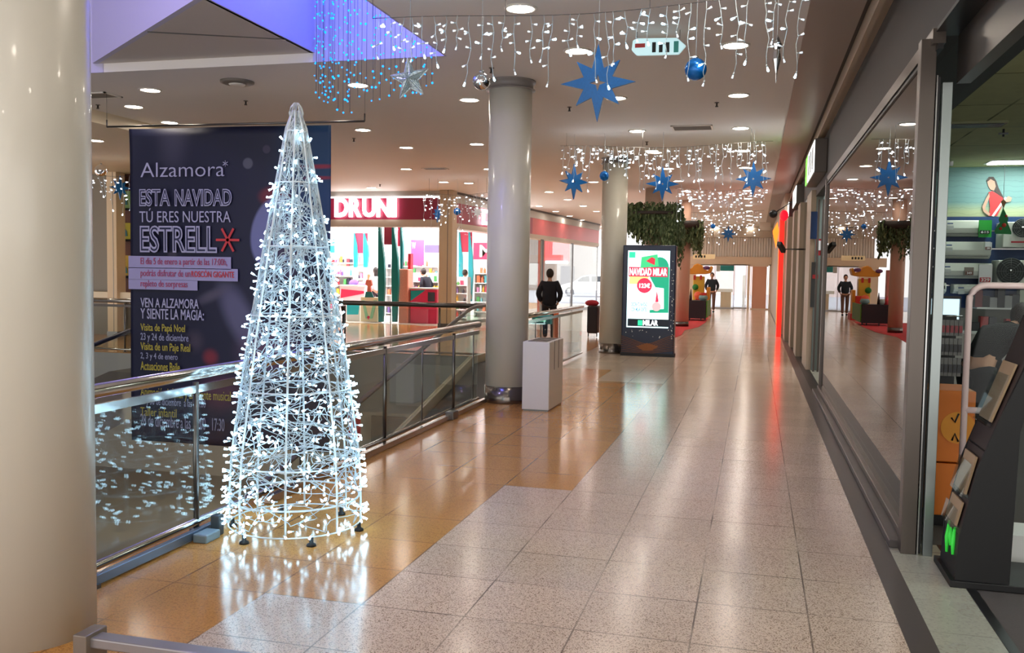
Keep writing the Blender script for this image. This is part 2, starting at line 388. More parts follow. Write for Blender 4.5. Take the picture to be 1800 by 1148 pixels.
MB().lathe([(0.1, -0.035), (0.09, -0.05), (0.0, -0.05)], n=24).build('inner_disc', LAMPRING, t, world=False)
first = None
for px, py in ((432, 181), (1001, 192), (1260, 184), (622, 247), (172, 188), (668, 328), (864, 123), (1137, 253)):
    x, y, z = atz(px, py - 4, CZ)
    if first is None:
        first = thing('sprinkler_head', 'tiny dark sprinkler head under the mall ceiling', 'sprinkler', (x, y, z), group='sprinkler heads of the mall ceiling')
        MB().lathe([(0.012, 0), (0.012, -0.05), (0.02, -0.05), (0.02, -0.06), (0.0, -0.06)], n=10).build('stem', DSTEEL, first, world=False)
        MB().lathe([(0.03, 0), (0.03, -0.008), (0.0, -0.008)], n=12).build('escutcheon', VENT, first, world=False)
    else:
        c = copy_tree(first); c.location = (x, y, z)
# ------------------------------------------------------------------ railings
RAILS = mat('rail_satin_steel', (188, 186, 182), 0.16, 1.0)
def railing(p, q, posts, thin, label, zr=0.93, bottom=True, barz=0.05, endcap=True, hr=0.036, dark=False):
    p = Vector(p); q = Vector(q); d = (q - p); L = d.length; d.normalize()
    rm = DSTEEL if dark else RAILS
    t = thing('glass_railing', label, 'railing', p)
    MB().tube([p + Vector((0, 0, zr)), q + Vector((0, 0, zr))], hr, 14).build('handrail', rm, t)
    if not dark: MB().beam(p + Vector((0, 0, zr - 0.09)), q + Vector((0, 0, zr - 0.09)), 0.022, 0.045).build('glass_channel', RAILS, t)
    if bottom: MB().tube([p + Vector((0, 0, barz)), q + Vector((0, 0, barz))], 0.022, 10).build('bottom_rail', rm, t)
    for s in posts:
        m = MB(); c = p + d * s; m.tube([c + Vector((0, 0, 0)), c + Vector((0, 0, zr - 0.05))], 0.017, 10); m.lathe([(0.04, 0), (0.04, 0.012), (0.0, 0.012)], (c.x, c.y, c.z), 14)
        m.build('post', DSTEEL, t)
    for s in thin:
        c = p + d * s; MB().tube([c + Vector((0, 0, 0.06)), c + Vector((0, 0, zr - 0.1))], 0.008, 6).build('joint_strip', DSTEEL, t)
    ss = sorted([0.02] + list(posts) + list(thin) + [L - 0.02])
    for a, b in zip(ss[:-1], ss[1:]):
        if b - a < 0.1: continue
        a2 = p + d * (a + 0.012) + Vector((0, 0, 0.07)); b2 = p + d * (b - 0.012) + Vector((0, 0, 0.07))
        n = d.cross(Vector((0, 0, 1))) * 0.004
        vs = [a2 - n, b2 - n, b2 + n, a2 + n]; h = Vector((0, 0, zr - 0.15))
        m = MB(); m.add([*vs, *[v + h for v in vs]], [(0, 3, 2, 1), (4, 5, 6, 7), (0, 1, 5, 4), (1, 2, 6, 5), (2, 3, 7, 6), (3, 0, 4, 7)])
        m.build('glass_pane', PANE, t)
    return t
X0 = -3.15
railing((X0, 3.34, 0), (X0, 10.30, 0), [1.31, 4.14, 6.05], [2.58, 5.08, 6.76], 'long glass railing with steel handrail running behind the lit wire tree')
railing((X0, 10.75, 0), (X0, 17.0, 0), [], [1.2, 2.45, 4.2], 'glass railing with steel handrail from the litter box column to the far landing')
t = railing((-7.62, 15.85, 0), (-4.78, 15.85, 0), [0.12, 2.02], [1.05], 'short dark-topped glass railing across the end of the escalator well', dark=True, hr=0.045)
railing((-13.9, 14.05, 0), (-9.52, 14.05, 0), [2.93], [1.4], 'glass railing with reddish handrail on the far left beyond the banner', hr=0.04)
t = thing('floor_bar', 'low grey metal bar lying along the ochre floor in front of the glass railing', 'floor bar', (-3.04, 3.4, 0))
MB().beam((-3.04, 3.38, 0.035), (-3.04, 4.75, 0.035), 0.035, 0.05).build('bar', mat('grey_alu', (120, 132, 150), 0.3, 0.8), t, bevel=0.004)
for y in (3.6, 4.6): MB().box((-3.075, y, 0), (-3.005, y + 0.06, 0.02)).build('foot', DSTEEL, t)
t = thing('floor_bar', 'grey metal floor bar running beneath the railing right of the wire tree', 'floor bar', (-3.06, 5.6, 0))
MB().beam((-3.06, 5.3, 0.03), (-3.06, 10.3, 0.03), 0.05, 0.05).build('bar', mat('pinkish_alu', (176, 160, 150), 0.25, 0.9), t, bevel=0.004)
MB().box((-3.09, 8.95, 0.0), (-3.0, 9.12, 0.085)).build('bracket', DSTEEL, t, bevel=0.006)
# low bar beside the left column
t = thing('low_barrier_bar', 'flat grey metal barrier bar fixed low on the big left column', 'barrier bar', (-2.45, 2.93, 0))
MB().box((-2.47, 2.885, 0.085), (-0.9, 2.955, 0.125)).build('bar', mat('grey_bar', (150, 146, 148), 0.4, 0.5), t, bevel=0.006)
MB().box((-2.48, 2.86, 0.0), (-2.42, 2.98, 0.14)).build('bracket', mat('grey_bar2', (130, 120, 110), 0.4, 0.3), t, bevel=0.004)
MB().box((-1.0, 2.9, 0.0), (-0.94, 2.94, 0.085)).build('bracket', DSTEEL, t)

# ------------------------------------------------------------------ inclined moving walkways
BELT = mat('walkway_belt', (70, 70, 72), 0.5, 0.4, noise=0.1, nscale=30)
SKIRT = mat('walkway_skirt', (186, 176, 150), 0.35, 0.2)
HAND = mat('handrail_rubber', (88, 84, 84), 0.35)
def walkway(x0, x1, yk, ye, slope, y0, label, hz=0.95, rails=(True, True), skirt=0.85, endY=None, hm=HAND):
    """x0/x1 sides, flat from the knee yk to ye, descending towards the camera down to y0"""
    t = thing('moving_walkway', label, 'moving walkway', ((x0 + x1) / 2, ye, 0))
    dz = (yk - y0) * slope
    m = MB(); m.add([(x0 + 0.06, y0, -dz - 0.1), (x1 - 0.06, y0, -dz - 0.1), (x1 - 0.06, yk, -0.03), (x0 + 0.06, yk, -0.03), (x1 - 0.06, ye, -0.03), (x0 + 0.06, ye, -0.03),
                     (x0 + 0.06, y0, -dz - 0.2), (x1 - 0.06, y0, -dz - 0.2), (x1 - 0.06, yk, -0.13), (x0 + 0.06, yk, -0.13), (x1 - 0.06, ye, -0.13), (x0 + 0.06, ye, -0.13)],
                    [(0, 1, 2, 3), (3, 2, 4, 5), (6, 9, 8, 7), (9, 11, 10, 8), (0, 6, 7, 1), (4, 10, 11, 5), (0, 3, 9, 6), (1, 7, 8, 2), (3, 5, 11, 9), (2, 8, 10, 4)])
    m.build('belt', BELT, t)
    for i, (x, on) in enumerate(((x0, rails[0]), (x1, rails[1]))):
        if not on: continue
        zs = hz - skirt
        m = MB(); m.add([(x - 0.04, y0, zs - dz - 0.48), (x - 0.04, y0, zs - dz), (x - 0.04, yk, zs), (x - 0.04, ye, zs), (x - 0.04, ye, zs - 0.48), (x - 0.04, yk, zs - 0.48),
                         (x + 0.04, y0, zs - dz - 0.48), (x + 0.04, y0, zs - dz), (x + 0.04, yk, zs), (x + 0.04, ye, zs), (x + 0.04, ye, zs - 0.48), (x + 0.04, yk, zs - 0.48)],
                        [(0, 1, 2, 5), (5, 2, 3, 4), (6, 11, 8, 7), (11, 10, 9, 8), (1, 7, 8, 2), (2, 8, 9, 3), (3, 9, 10, 4), (0, 6, 7, 1), (0, 5, 11, 6), (5, 4, 10, 11)])
        m.build('skirt', SKIRT, t)
        e = ye if endY is None else endY
        m = MB(); m.add([(x - 0.006, y0, zs - dz), (x - 0.006, y0, hz - dz - 0.03), (x - 0.006, yk, hz - 0.03), (x - 0.006, e - 0.2, hz - 0.03), (x - 0.006, e - 0.2, zs), (x - 0.006, yk, zs),
                         (x + 0.006, y0, zs - dz), (x + 0.006, y0, hz - dz - 0.03), (x + 0.006, yk, hz - 0.03), (x + 0.006, e - 0.2, hz - 0.03), (x + 0.006, e - 0.2, zs), (x + 0.006, yk, zs)],
                        [(0, 1, 2, 5), (5, 2, 3, 4), (6, 11, 8, 7), (11, 10, 9, 8), (1, 7, 8, 2), (2, 8, 9, 3), (3, 9, 10, 4), (0, 6, 7, 1), (0, 5, 11, 6), (5, 4, 10, 11)])
        m.build('glass_balustrade', PANE, t)
        pts = [(x, y0, hz - dz)] + [(x, yk + a, hz + min(0, a) * slope * 1.0 - (0.02 if abs(a) < 0.01 else 0)) for a in (-0.6, -0.3, 0, 0.3)] + [(x, e - 0.25, hz)]
        R_ = 0.36
        pts += [(x, e - 0.25 + R_ * math.sin(a), hz - R_ + R_ * math.cos(a)) for a in [PI * k / 10 for k in range(1, 11)]]
        pts += [(x, e - 0.6, hz - 2 * R_)]
        MB().tube(pts, 0.036, 10, flat=0.8).build('handrail', hm, t)
    return t
walkway(-4.68, -3.45, 14.9, 16.6, 0.224, 2.0, 'moving walkway rising just behind the glass railing towards the far landing', rails=(True, False))
walkway(-9.4, -8.0, 11.6, 15.9, 0.20, -4.0, 'moving walkway rising behind the hanging banner, its curved black handrail end beside the tree', rails=(False, True), hz=0.95, skirt=0.68, endY=16.75, hm=mat('black_handrail', (30, 34, 44), 0.3))

# things down on the lower level seen through the glass
def yrect(name, px0, py0, px1, py1, Y, dep, m, label, cat, group=None, bevel=0):
    return single(name, MB().pbox(px0, py0, px1, py1, Y, dep), m, label, cat, group, bevel=bevel)
yrect('hanging_poster', 612, 726, 633, 770, 20, 0.03, mat('poster_red', (170, 30, 50), 0.6), 'small red poster on the lower level seen through the railing', 'poster')
yrect('dark_shutter', 652, 735, 720, 812, 21.8, 0.08, mat('shutter_brown', (88, 80, 72), 0.5), 'dark brown shutter on the lower level below the moving walkway', 'shutter')
yrect('pale_reflection_panel', 696, 645, 824, 712, 15.90, 0.05, LGREY, 'large pale panel standing in for a reflection on the end wall of the escalator well', 'panel')  # pale sheet put in for a reflection, no real board

# ------------------------------------------------------------------ banner
BY = 10.2
t = thing('hanging_banner', 'large navy christmas banner with white lettering hanging behind the wire tree', 'banner', (aty(400, 220, BY)[0], BY, 2.0))
bl, br = aty(224, 226, BY), aty(579, 219, BY); zl0 = aty(224, 226, BY)[2]; zb0 = aty(228, 774, BY)[2]; zb1 = aty(400, 783, BY)[2]
bm_ = bpy.data.materials.new('banner_print'); bm_.use_nodes = True; nt = bm_.node_tree; bs = nt.nodes['Principled BSDF']; bs.inputs['Roughness'].default_value = 0.6
geo = nt.nodes.new('ShaderNodeNewGeometry')
cur = None
base = nt.nodes.new('ShaderNodeRGB'); base.outputs[0].default_value = (*lin((13, 19, 48)), 1); cur = base.outputs[0]
def blob(px, py, rx, ry, col, soft=0.6, amt=1.0, rot=0.0):
    """printed soft shape on the banner artwork"""
    global cur
    c = aty(px, py, BY); k = 10.6 / FPX
    mp = nt.nodes.new('ShaderNodeMapping'); mp.vector_type = 'TEXTURE'
    mp.inputs['Location'].default_value = (c[0], BY, c[2]); mp.inputs['Scale'].default_value = (rx * k, 10, ry * k); mp.inputs['Rotation'].default_value = (0, rot, 0)
    nt.links.new(geo.outputs['Position'], mp.inputs['Vector'])
    ln = nt.nodes.new('ShaderNodeVectorMath'); ln.operation = 'LENGTH'; nt.links.new(mp.outputs[0], ln.inputs[0])
    mr = nt.nodes.new('ShaderNodeMapRange'); mr.interpolation_type = 'SMOOTHSTEP'; mr.inputs['From Min'].default_value = 1.0; mr.inputs['From Max'].default_value = 1 - soft
    mr.inputs['To Max'].default_value = amt; nt.links.new(ln.outputs['Value'], mr.inputs['Value'])
    mx = nt.nodes.new('ShaderNodeMix'); mx.data_type = 'RGBA'; nt.links.new(mr.outputs[0], mx.inputs['Factor']); nt.links.new(cur, mx.inputs[6]); mx.inputs[7].default_value = (*lin(col), 1)
    cur = mx.outputs[2]
blob(560, 300, 120, 220, (22, 66, 104), 0.9, 0.8)
blob(300, 230, 50, 120, (74, 72, 92), 1.0, 0.5)
blob(480, 345, 40, 24, (120, 36, 48), 0.5, 0.8)
blob(560, 292, 60, 6, (150, 40, 60), 0.8, 0.9); blob(560, 312, 50, 5, (150, 40, 60), 0.8, 0.8)
blob(476, 408, 46, 72, (112, 118, 156), 0.15, 1.0, 0.25)
blob(500, 430, 46, 76, (60, 54, 78), 0.3, 1.0, 0.1)
blob(420, 560, 40, 110, (92, 92, 118), 0.7, 0.9, -0.5)
blob(470, 620, 90, 70, (96, 70, 96), 0.8, 0.8)
blob(370, 520, 60, 16, (84, 80, 96), 0.9, 0.8, -0.4)
blob(340, 600, 30, 30, (70, 60, 74), 0.9, 0.7)
blob(368, 628, 24, 22, (150, 40, 50), 0.8, 0.6)
blob(386, 690, 70, 50, (86, 40, 66), 0.8, 0.8)
blob(435, 287, 12, 12, (96, 98, 112), 0.3, 0.7); blob(467, 262, 9, 9, (72, 62, 86), 0.3, 0.6); blob(300, 448, 14, 9, (70, 64, 80), 0.6, 0.7)
nt.links.new(cur, bs.inputs['Base Color'])
nx, nz = 60, 40
m = MB(); vs = []
for side in (0, 1):
    for j in range(nz + 1):
        v = j / nz
        for i in range(nx + 1):
            u = i / nx
            zt = zl0 + u * (br[2] - zl0); zb = zb0 + u * 0.35 * (zb1 - zb0) * 2
            x = bl[0] + u * (br[0] - bl[0]); zz = zt + (zb - zt) * v
            wv = 0.018 * math.sin(7 * u + 5 * v) * (1 - v) + 0.012 * math.sin(26 * (u + 0.5 * v)) * math.exp(-6 * v) * math.exp(-3 * u) + 0.01 * math.sin(3 * PI * u)
            vs.append((x, BY + 0.03 + wv + side * 0.003, zz))
n1 = (nx + 1) * (nz + 1); fs = []
for j in range(nz):
    for i in range(nx):
        a = j * (nx + 1) + i; fs.append((a, a + 1, a + nx + 2, a + nx + 1)); fs.append((a + n1, a + nx + 1 + n1, a + nx + 2 + n1, a + 1 + n1))
for i in range(nx): fs.append((i, i + n1, i + 1 + n1, i + 1)); b_ = nz * (nx + 1) + i; fs.append((b_, b_ + 1, b_ + 1 + n1, b_ + n1))
for j in range(nz): a = j * (nx + 1); fs.append((a, a + nx + 1, a + nx + 1 + n1, a + n1)); a += nx; fs.append((a, a + n1, a + nx + 1 + n1, a + nx + 1))
m.add(vs, fs, 0, True); m.build('cloth', bm_, t)
r0, r1 = aty(188, 223, BY), aty(641, 213, BY)
m = MB(); m.tube([r0, r1], 0.013, 8)
for q in (r0, r1): m.tube([q, (q[0], BY, q[2] + 0.09)], 0.01, 6)
m.build('hanging_rod', DSTEEL, t)
for q in (r0, r1): MB().tube([(q[0], BY, q[2] + 0.09), (q[0], BY, CZ)], 0.0025, 5).build('wire', DSTEEL, t)
INK = mat('ink_lilac', (174, 174, 198), 0.5); INKD = mat('ink_navy', (32, 38, 70), 0.5); INKR = mat('ink_red', (206, 54, 60), 0.5); INKY = mat('ink_yellow', (176, 164, 56), 0.5)
INKP = mat('ink_pink_red', (176, 70, 104), 0.5); INKG = mat('ink_grey', (150, 154, 178), 0.5)
TL = 0.03
def bt(s, x0, y0, x1, y1, m=INK, off=0.0, lift=0.02, inline=None):
    o = txt(s, (x0, y0, x1, y1), BY, m, 'lettering', t, off=off, lift=lift)
    if inline: txt(s, (x0 + inline, y0 + inline * 1.3, x1 - inline, y1 - inline * 1.3), BY, INKD, 'lettering', t, off=-0.018, lift=lift + 0.004)
bt('Alzamora', 249, 284, 396, 312, INK, -0.008)
def star6(px, py, r, w, m, lift=0.024):
    mb = MB(); c = aty(px, py, BY); k = 10.6 / FPX; R_ = r * k
    for a in range(3):
        an = a * PI / 3 + (PI / 2 if m is INK else 0); dx, dz = math.cos(an) * R_, math.sin(an) * R_
        mb.beam((c[0] - dx, BY - lift, c[2] - dz), (c[0] + dx, BY - lift, c[2] + dz), 0.004, w * k)
    mb.build('printed_star', m, t)
star6(398, 288, 6, 1.4, INK); star6(402, 422, 25, 4.5, INKR)
bt('ESTA', 247, 332, 301, 363, INK, 0.035, inline=1.5); bt('NAVIDAD', 309, 332, 409, 363, INK, 0.035, inline=1.5)
bt('TÚ ERES NUESTRA', 247, 366, 407, 391, INK, 0.0)
bt('ESTRELL', 248, 397, 383, 444, INK, 0.035, inline=2.2)
for x1, y0, y1 in ((406, 452, 471), (418, 473, 491), (347, 493, 508)):
    MB().pbox(226, y0, x1, y1, BY - 0.012, 0.004).build('text_strip', mat('strip_lilac', (160, 156, 190), 0.5), t)
bt('El día 5 de enero a partir de las 17:00h,', 249, 455, 401, 468, INKP); bt('podrás disfrutar de un', 249, 475, 336, 489, INKP); bt('ROSCÓN GIGANTE', 338, 475, 413, 487, INKR, 0.01)
bt('repleto de sorpresas', 249, 494, 331, 507, INKP)
bt('VEN A ALZAMORA', 249, 526, 351, 540, INK, 0.01); bt('Y SIENTE LA MAGIA:', 249, 545, 360, 560, INK, 0.01)
bt('Visita de Papá Noel', 249, 571, 327, 585, INKY, 0.01); bt('23 y 24 de diciembre', 249, 588, 333, 601, INKG, 0.005)
bt('Visita de un Paje Real', 249, 605, 336, 619, INKY, 0.01); bt('2, 3 y 4 de enero', 249, 622, 314, 633, INKG, 0.005)
bt('Actuaciones Baile', 249, 638, 318, 650, INKY, 0.01)
bt('Animación infantil y ambiente musical', 249, 688, 407, 701, INKY, 0.0); bt('23 y 30 de diciembre  a las  20:00', 249, 703, 363, 714, INKG)
bt('Taller infantil', 249, 719, 312, 730, INKY); bt('28 de diciembre a las 12:00 - 17:30', 249, 736, 396, 748, INKG)

# ------------------------------------------------------------------ lit wire tree
TX, TY = -2.615, 4.86; TB, TH = 0.385, 2.47
t = thing('wire_christmas_tree', 'tall cone-shaped wire christmas tree covered in glowing white led lights', 'christmas tree', (TX, TY, 0))
def tr(z):  # radius at height
    return TB * float(np.interp(z / TH, [0, .1, .19, .45, .705, .96, 1], [1.0, 1.0, .965, .73, .455, .15, .05]))
TF = mat('tree_frame_white', (216, 226, 230), 0.35, 0.1)
m = MB()
for k in range(8):
    a = 2 * PI * k / 8 + 0.35
    m = MB(); m.tube([(TX + math.cos(a) * tr(z), TY + math.sin(a) * tr(z), z) for z in (0.05, .25, .47, .8, 1.11, 1.45, 1.74, 2.1, 2.37, TH)], 0.0065, 8); m.build('upright_rod', TF, t)
for z in (0.05, 0.42, 0.85, 1.28, 1.68, 2.05, TH - 0.12):
    m = MB(); r = tr(z); m.tube([(TX + math.cos(2 * PI * k / 36) * r, TY + math.sin(2 * PI * k / 36) * r, z) for k in range(36)], 0.0048, 6, closed=True); m.build('hoop', TF, t)
m = MB(); m.tube([(TX + math.cos(2 * PI * k / 36) * 0.375, TY + math.sin(2 * PI * k / 36) * 0.375, 0.20) for k in range(36)], 0.006, 6, closed=True); m.build('hoop', TF, t)
for k in range(6):
    a = 2 * PI * k / 6 - 0.85; x, y = TX + math.cos(a) * (TB + 0.0), TY + math.sin(a) * TB
    m = MB(); m.lathe([(0.0, 0), (0.028, 0.0), (0.026, 0.012), (0.012, 0.02), (0.012, 0.05), (0.0, 0.05)], (x, y, 0), 12); m.build('foot', RUBBER, t)
m = MB()
for k in range(9):
    a = 2 * PI * k / 9; b = a + 0.5
    pts = [(TX + math.cos(a) * 0.035 * s_, TY + math.sin(a) * 0.035 * s_, TH - 0.04 + h) for s_, h in ((1, 0), (1.15, 0.03), (0.9, 0.06), (0.35, 0.085))]
    m.tube(pts, 0.004, 5)
m.build('finial_loops', TF, t)
m = MB(); rnd = random.Random(5)
for k in range(44):  # tangled cable wound through the frame
    z = rnd.uniform(0.1, 0.5) if k % 3 else rnd.uniform(0.2, 1.2); a = rnd.uniform(0, 2 * PI); pts = []
    da = rnd.choice((-1, 1)) * rnd.uniform(0.10, 0.22)
    for i in range(110):
        z += rnd.uniform(-0.06, 0.10) * (1 if z < TH - 0.15 else -1); z = max(0.06, z); z = min(z, TH - 0.03)
        a += da * rnd.uniform(0.1, 1.6) + (rnd.uniform(-0.35, 0.35)); r = tr(z) * rnd.uniform(0.93, 1.02)
        pts.append((TX + math.cos(a) * r, TY + math.sin(a) * r, z))
    # smooth
    sm = []
    for i in range(len(pts) - 1):
        p, q = Vector(pts[i]), Vector(pts[i + 1]); sm += [p, (p + q) / 2]
    m.tube([(sm[max(0, i - 1)] + sm[i] + sm[min(len(sm) - 1, i + 1)]) / 3 for i in range(len(sm))], 0.0029, 3)
o = m.build('tangled_cable', WIREW, t)
def bulb_shape(mb, p, d, L=0.040, r=0.005, tip=0.55, mi=1):
    p = Vector(p); d = Vector(d).normalized(); q = p + d * L * (1 - tip); e = p + d * L
    mb.tube([p, q], r * 0.8, 6, 0); mb.tube([q, e], [r * 0.8, r * 1.35], 6, mi)
bl_ = []
for k in range(760):
    z = TH * (1 - math.sqrt(1 - rnd.random() * 0.999)) ; z = max(0.07, min(TH - 0.03, z)); a = rnd.uniform(0, 2 * PI); r = tr(z) * rnd.uniform(0.98, 1.03)
    p = (TX + math.cos(a) * r, TY + math.sin(a) * r, z); d = (math.cos(a) + rnd.uniform(-1.1, 1.1), math.sin(a) + rnd.uniform(-1.1, 1.1), rnd.uniform(-0.9, 0.7))
    bl_.append((p, d))
bl_.sort(key=lambda q: (q[0][0]) ** 2 + q[0][1] ** 2)
for p, d in bl_[:100]:
    mb = MB(); bulb_shape(mb, p, d); mb.build('led_bulb', [WIREW, LEDW], t)
mb = MB()
for p, d in bl_[100:]: bulb_shape(mb, p, d)
tag(mb.build('led_bulbs', [WIREW, LEDW], t), None, None, kind='stuff')
# plug and transformer beside it
t = thing('power_transformer', 'small grey-blue power adapter lying on the floor left of the tree base', 'power adapter', (-2.98, 4.55, 0))
MB().box((-3.02, 4.42, 0.0), (-2.93, 4.56, 0.05)).build('box', mat('adapter_grey', (120, 140, 150), 0.4), t, bevel=0.008)
MB().box((-3.005, 4.57, 0.0), (-2.95, 4.63, 0.12)).build('plug', mat('adapter_dark', (50, 60, 66), 0.4), t, bevel=0.008)
# ------------------------------------------------------------------ hanging light garlands with stars and balls
def star_mesh(R_, th, hole=0.17, name='star'):
    """8-pointed flat star with four long and four short points and a cut-out centre"""
    out = []
    for k in range(16):
        a = PI / 2 - k * PI / 8
        r = (R_ if k % 4 == 0 else (R_ * 0.80 if k % 4 == 2 else R_ * 0.40)) * (1.0 if (k // 4) % 2 == 0 or k % 4 else 0.98)
        out.append((r * math.cos(a), r * math.sin(a)))
    inn = []
    for k in range(16):
        a = PI / 2 - k * PI / 8
        rs = [R_ * hole * 1.3, R_ * hole * 0.62, R_ * hole * 0.42, R_ * hole * 0.62][k % 4]
        inn.append((rs * math.cos(a), rs * math.sin(a)))
    m = MB(); vs = []
    for y in (-th / 2, th / 2): vs += [(x, y, z) for x, z in out] + [(x, y, z) for x, z in inn]
    fs = []
    for k in range(16):
        n = (k + 1) % 16
        fs += [(k, 16 + k, 16 + n, n), (32 + k, 32 + n, 48 + n, 48 + k), (k, n, 32 + n, 32 + k), (16 + k, 48 + k, 48 + n, 16 + n)]
    m.add(vs, fs); return m
def hang(o, x, y, z, ztop, parent, m=WIREW):
    MB().tube([(0, 0, ztop - z), (0, 0, z * 0)], 0.002, 5).build('cord', m, o, world=False)
def star(x, y, z, R_, ztop, label, group=None, rz=0.0, m=BLUE, th=0.03, hole=0.17):
    t = thing('hanging_star', label, 'star ornament', (x, y, z), rz, group)
    star_mesh(R_, th, hole).build('star_body', m, t, world=False)
    MB().tube([(0, 0, R_ * 0.97), (0, 0, ztop - z)], 0.002, 5).build('cord', WIREW, t, world=False)
    return t
def ball(x, y, z, r, ztop, label, m=BLUESAT):
    t = thing('hanging_ball', label, 'christmas ball', (x, y, z))
    MB().sphere((0, 0, 0), r, 28).build('ball_body', m, t, world=False)
    MB().lathe([(0.018, r - 0.006), (0.018, r + 0.015), (0.0, r + 0.015)], n=12).build('cap', STEEL, t, world=False)
    MB().tube([(0, 0, r), (0, 0, ztop - z)], 0.002, 5).build('cord', WIREW, t, world=False)
    return t
def garland(pts, drops, label, seed, lens=(0.25, 0.62), bl=5, small=False, led=LEDW, wire_r=0.004, lit=0.24, supports=()):
    """pts: two ends of the carrier wire; drops: list of parameters 0..1"""
    rn = random.Random(seed); p = Vector(pts[0]); q = Vector(pts[1]); L = (q - p).length; dr = (q - p).normalized()
    t = thing('icicle_light_garland', label, 'light garland', p)
    def W(u): s_ = p.lerp(q, u); s_.z += -0.05 * math.sin(PI * u) + 0.012 * math.sin(9 * u); return s_
    MB().tube([W(i / 20) for i in range(21)], wire_r * 0.8, 5).build('carrier_wire', DSTEEL, t)
    for u in supports:
        s_ = W(u); MB().tube([s_, (s_.x, s_.y, CZ)], 0.0025, 5).build('support_wire', DSTEEL, t)
    cnt = 0; rest = MB()
    for u in drops:
        s_ = W(u); ln = rn.uniform(*lens); n = max(4, int(ln / 0.06)); pp = []
        ox = oy = 0
        for i in range(n + 1):
            ox += rn.uniform(-0.016, 0.016); oy += rn.uniform(-0.012, 0.012)
            pp.append(s_ + dr * ox + Vector((0, oy, -ln * i / n)))
        m = MB(); m.tube(pp, wire_r * (0.75 if not small else 0.8), 5 if not small else 4)
        dp = m.build('light_strand', WIREW, t)
        for b in range(bl):
            i = min(n, 1 + int((b + rn.random() * 0.8) * n / bl)); c = pp[i] if i < n else pp[n]
            sg = rn.choice((-1, 1)); d = dr * sg * 1.0 + Vector((0, rn.uniform(-0.6, 0.6), rn.uniform(-0.5, 0.5)))
            if b == bl - 1: c = pp[n]; d = Vector((dr.x * 0.3 * sg, 0.0, -1))
            on = rn.random() < lit
            cnt += 1; mb = MB() if cnt <= 100 else rest
            bulb_shape(mb, c, d, L=0.045 if not small else 0.040, r=0.0062 if not small else 0.0058, mi=1 if on else 2)
            if on: mb.sphere(Vector(c) + d.normalized() * 0.045, 0.0095 if not small else 0.0125, 8, 1)
            if cnt <= 100: mb.build('led_bulb', [WIREW, led, LEDDIM], dp)
    if cnt > 100: tag(rest.build('led_bulbs', [WIREW, led, LEDDIM], t), None, None, kind='stuff')
    return t
LEDDIM = mat('led_dim', (240, 246, 250), 0.35, em=(220, 236, 250), es=0.6)
LEDFAR = mat('led_far', (255, 255, 255), 0.4, em=(240, 246, 255), es=7)
Y1 = 7.0
def xz(px, py, Y): a = aty(px, py, Y); return a[0], a[2]
# first row, over the near part of the mall
pa = aty(655, 12, Y1); pb = (0.33, Y1, 3.60)
garland([(pa[0], Y1, 3.60), (0.33, Y1, 3.60)], [0.015 + 0.97 * (k + random.uniform(-0.25, 0.25)) / 34 for k in range(35)], 'row of white icicle lights on a wire across the ceiling nearest the camera', 3, (0.2, 0.58), 5, supports=(0.0, 0.33, 0.66, 1.0))
x, z = xz(1046, 140, Y1); star(x, Y1 + 0.13, z, 0.30, CZ, 'large blue eight-pointed star hanging nearest the camera, in front of the second column')
x, z = xz(1221, 115, Y1); ball(x, Y1 + 0.13, z, 0.083, CZ, 'blue christmas ball hanging right of the nearest large blue star')
x, z = xz(838, 137, Y1); ball(x, Y1 + 0.13, z, 0.07, CZ, 'mirrored silver christmas ball hanging above left of the second column', mat('silver_mirror', (225, 225, 225), 0.05, 1.0))
SG = mat('silver_gauze', (170, 184, 186), 0.3, 0.6)
x, z = xz(710, 133, Y1); t = thing('hanging_star', 'silver wire-mesh five-pointed star hanging among the blue light curtain', 'star ornament', (x, Y1 + 0.13, z))
m = MB(); pt = []
for k in range(10):
    a = PI / 2 + k * PI / 5 + 0.12; r = 0.175 if k % 2 == 0 else 0.07; pt.append((r * math.cos(a), r * math.sin(a)))
vs = [(a, -0.002, b) for a, b in pt] + [(0, -0.045, 0), (0, 0.045, 0)]
m.add(vs, [(k, (k + 1) % 10, 10) for k in range(10)] + [((k + 1) % 10, k, 11) for k in range(10)])
o = m.build('star_body', SG, t, world=False); wf = o.modifiers.new('mesh', 'WIREFRAME'); wf.thickness = 0.012; 
sb = o.modifiers.new('s', 'SUBSURF'); sb.subdivision_type = 'SIMPLE'; sb.levels = sb.render_levels = 2
o.modifiers.move(1, 0)
MB().tube([(0, 0, 0.17), (0, 0, CZ - z)], 0.002, 5).build('cord', WIREW, t, world=False)
x, z = xz(1366, 92, Y1); t = thing('hanging_ornament', 'narrow silver spindle ornament hanging at the right end of the nearest lights', 'hanging ornament', (x, Y1 + 0.13, z))
MB().lathe([(0.0, -0.2), (0.008, -0.12), (0.03, -0.02), (0.022, 0.05), (0.034, 0.09), (0.012, 0.14), (0.0, 0.16)], n=8, smooth=False).build('spindle', mat('silver_mirror'), t, world=False)
MB().tube([(0, 0, 0.15), (0, 0, CZ - z)], 0.002, 5).build('cord', WIREW, t, world=False)
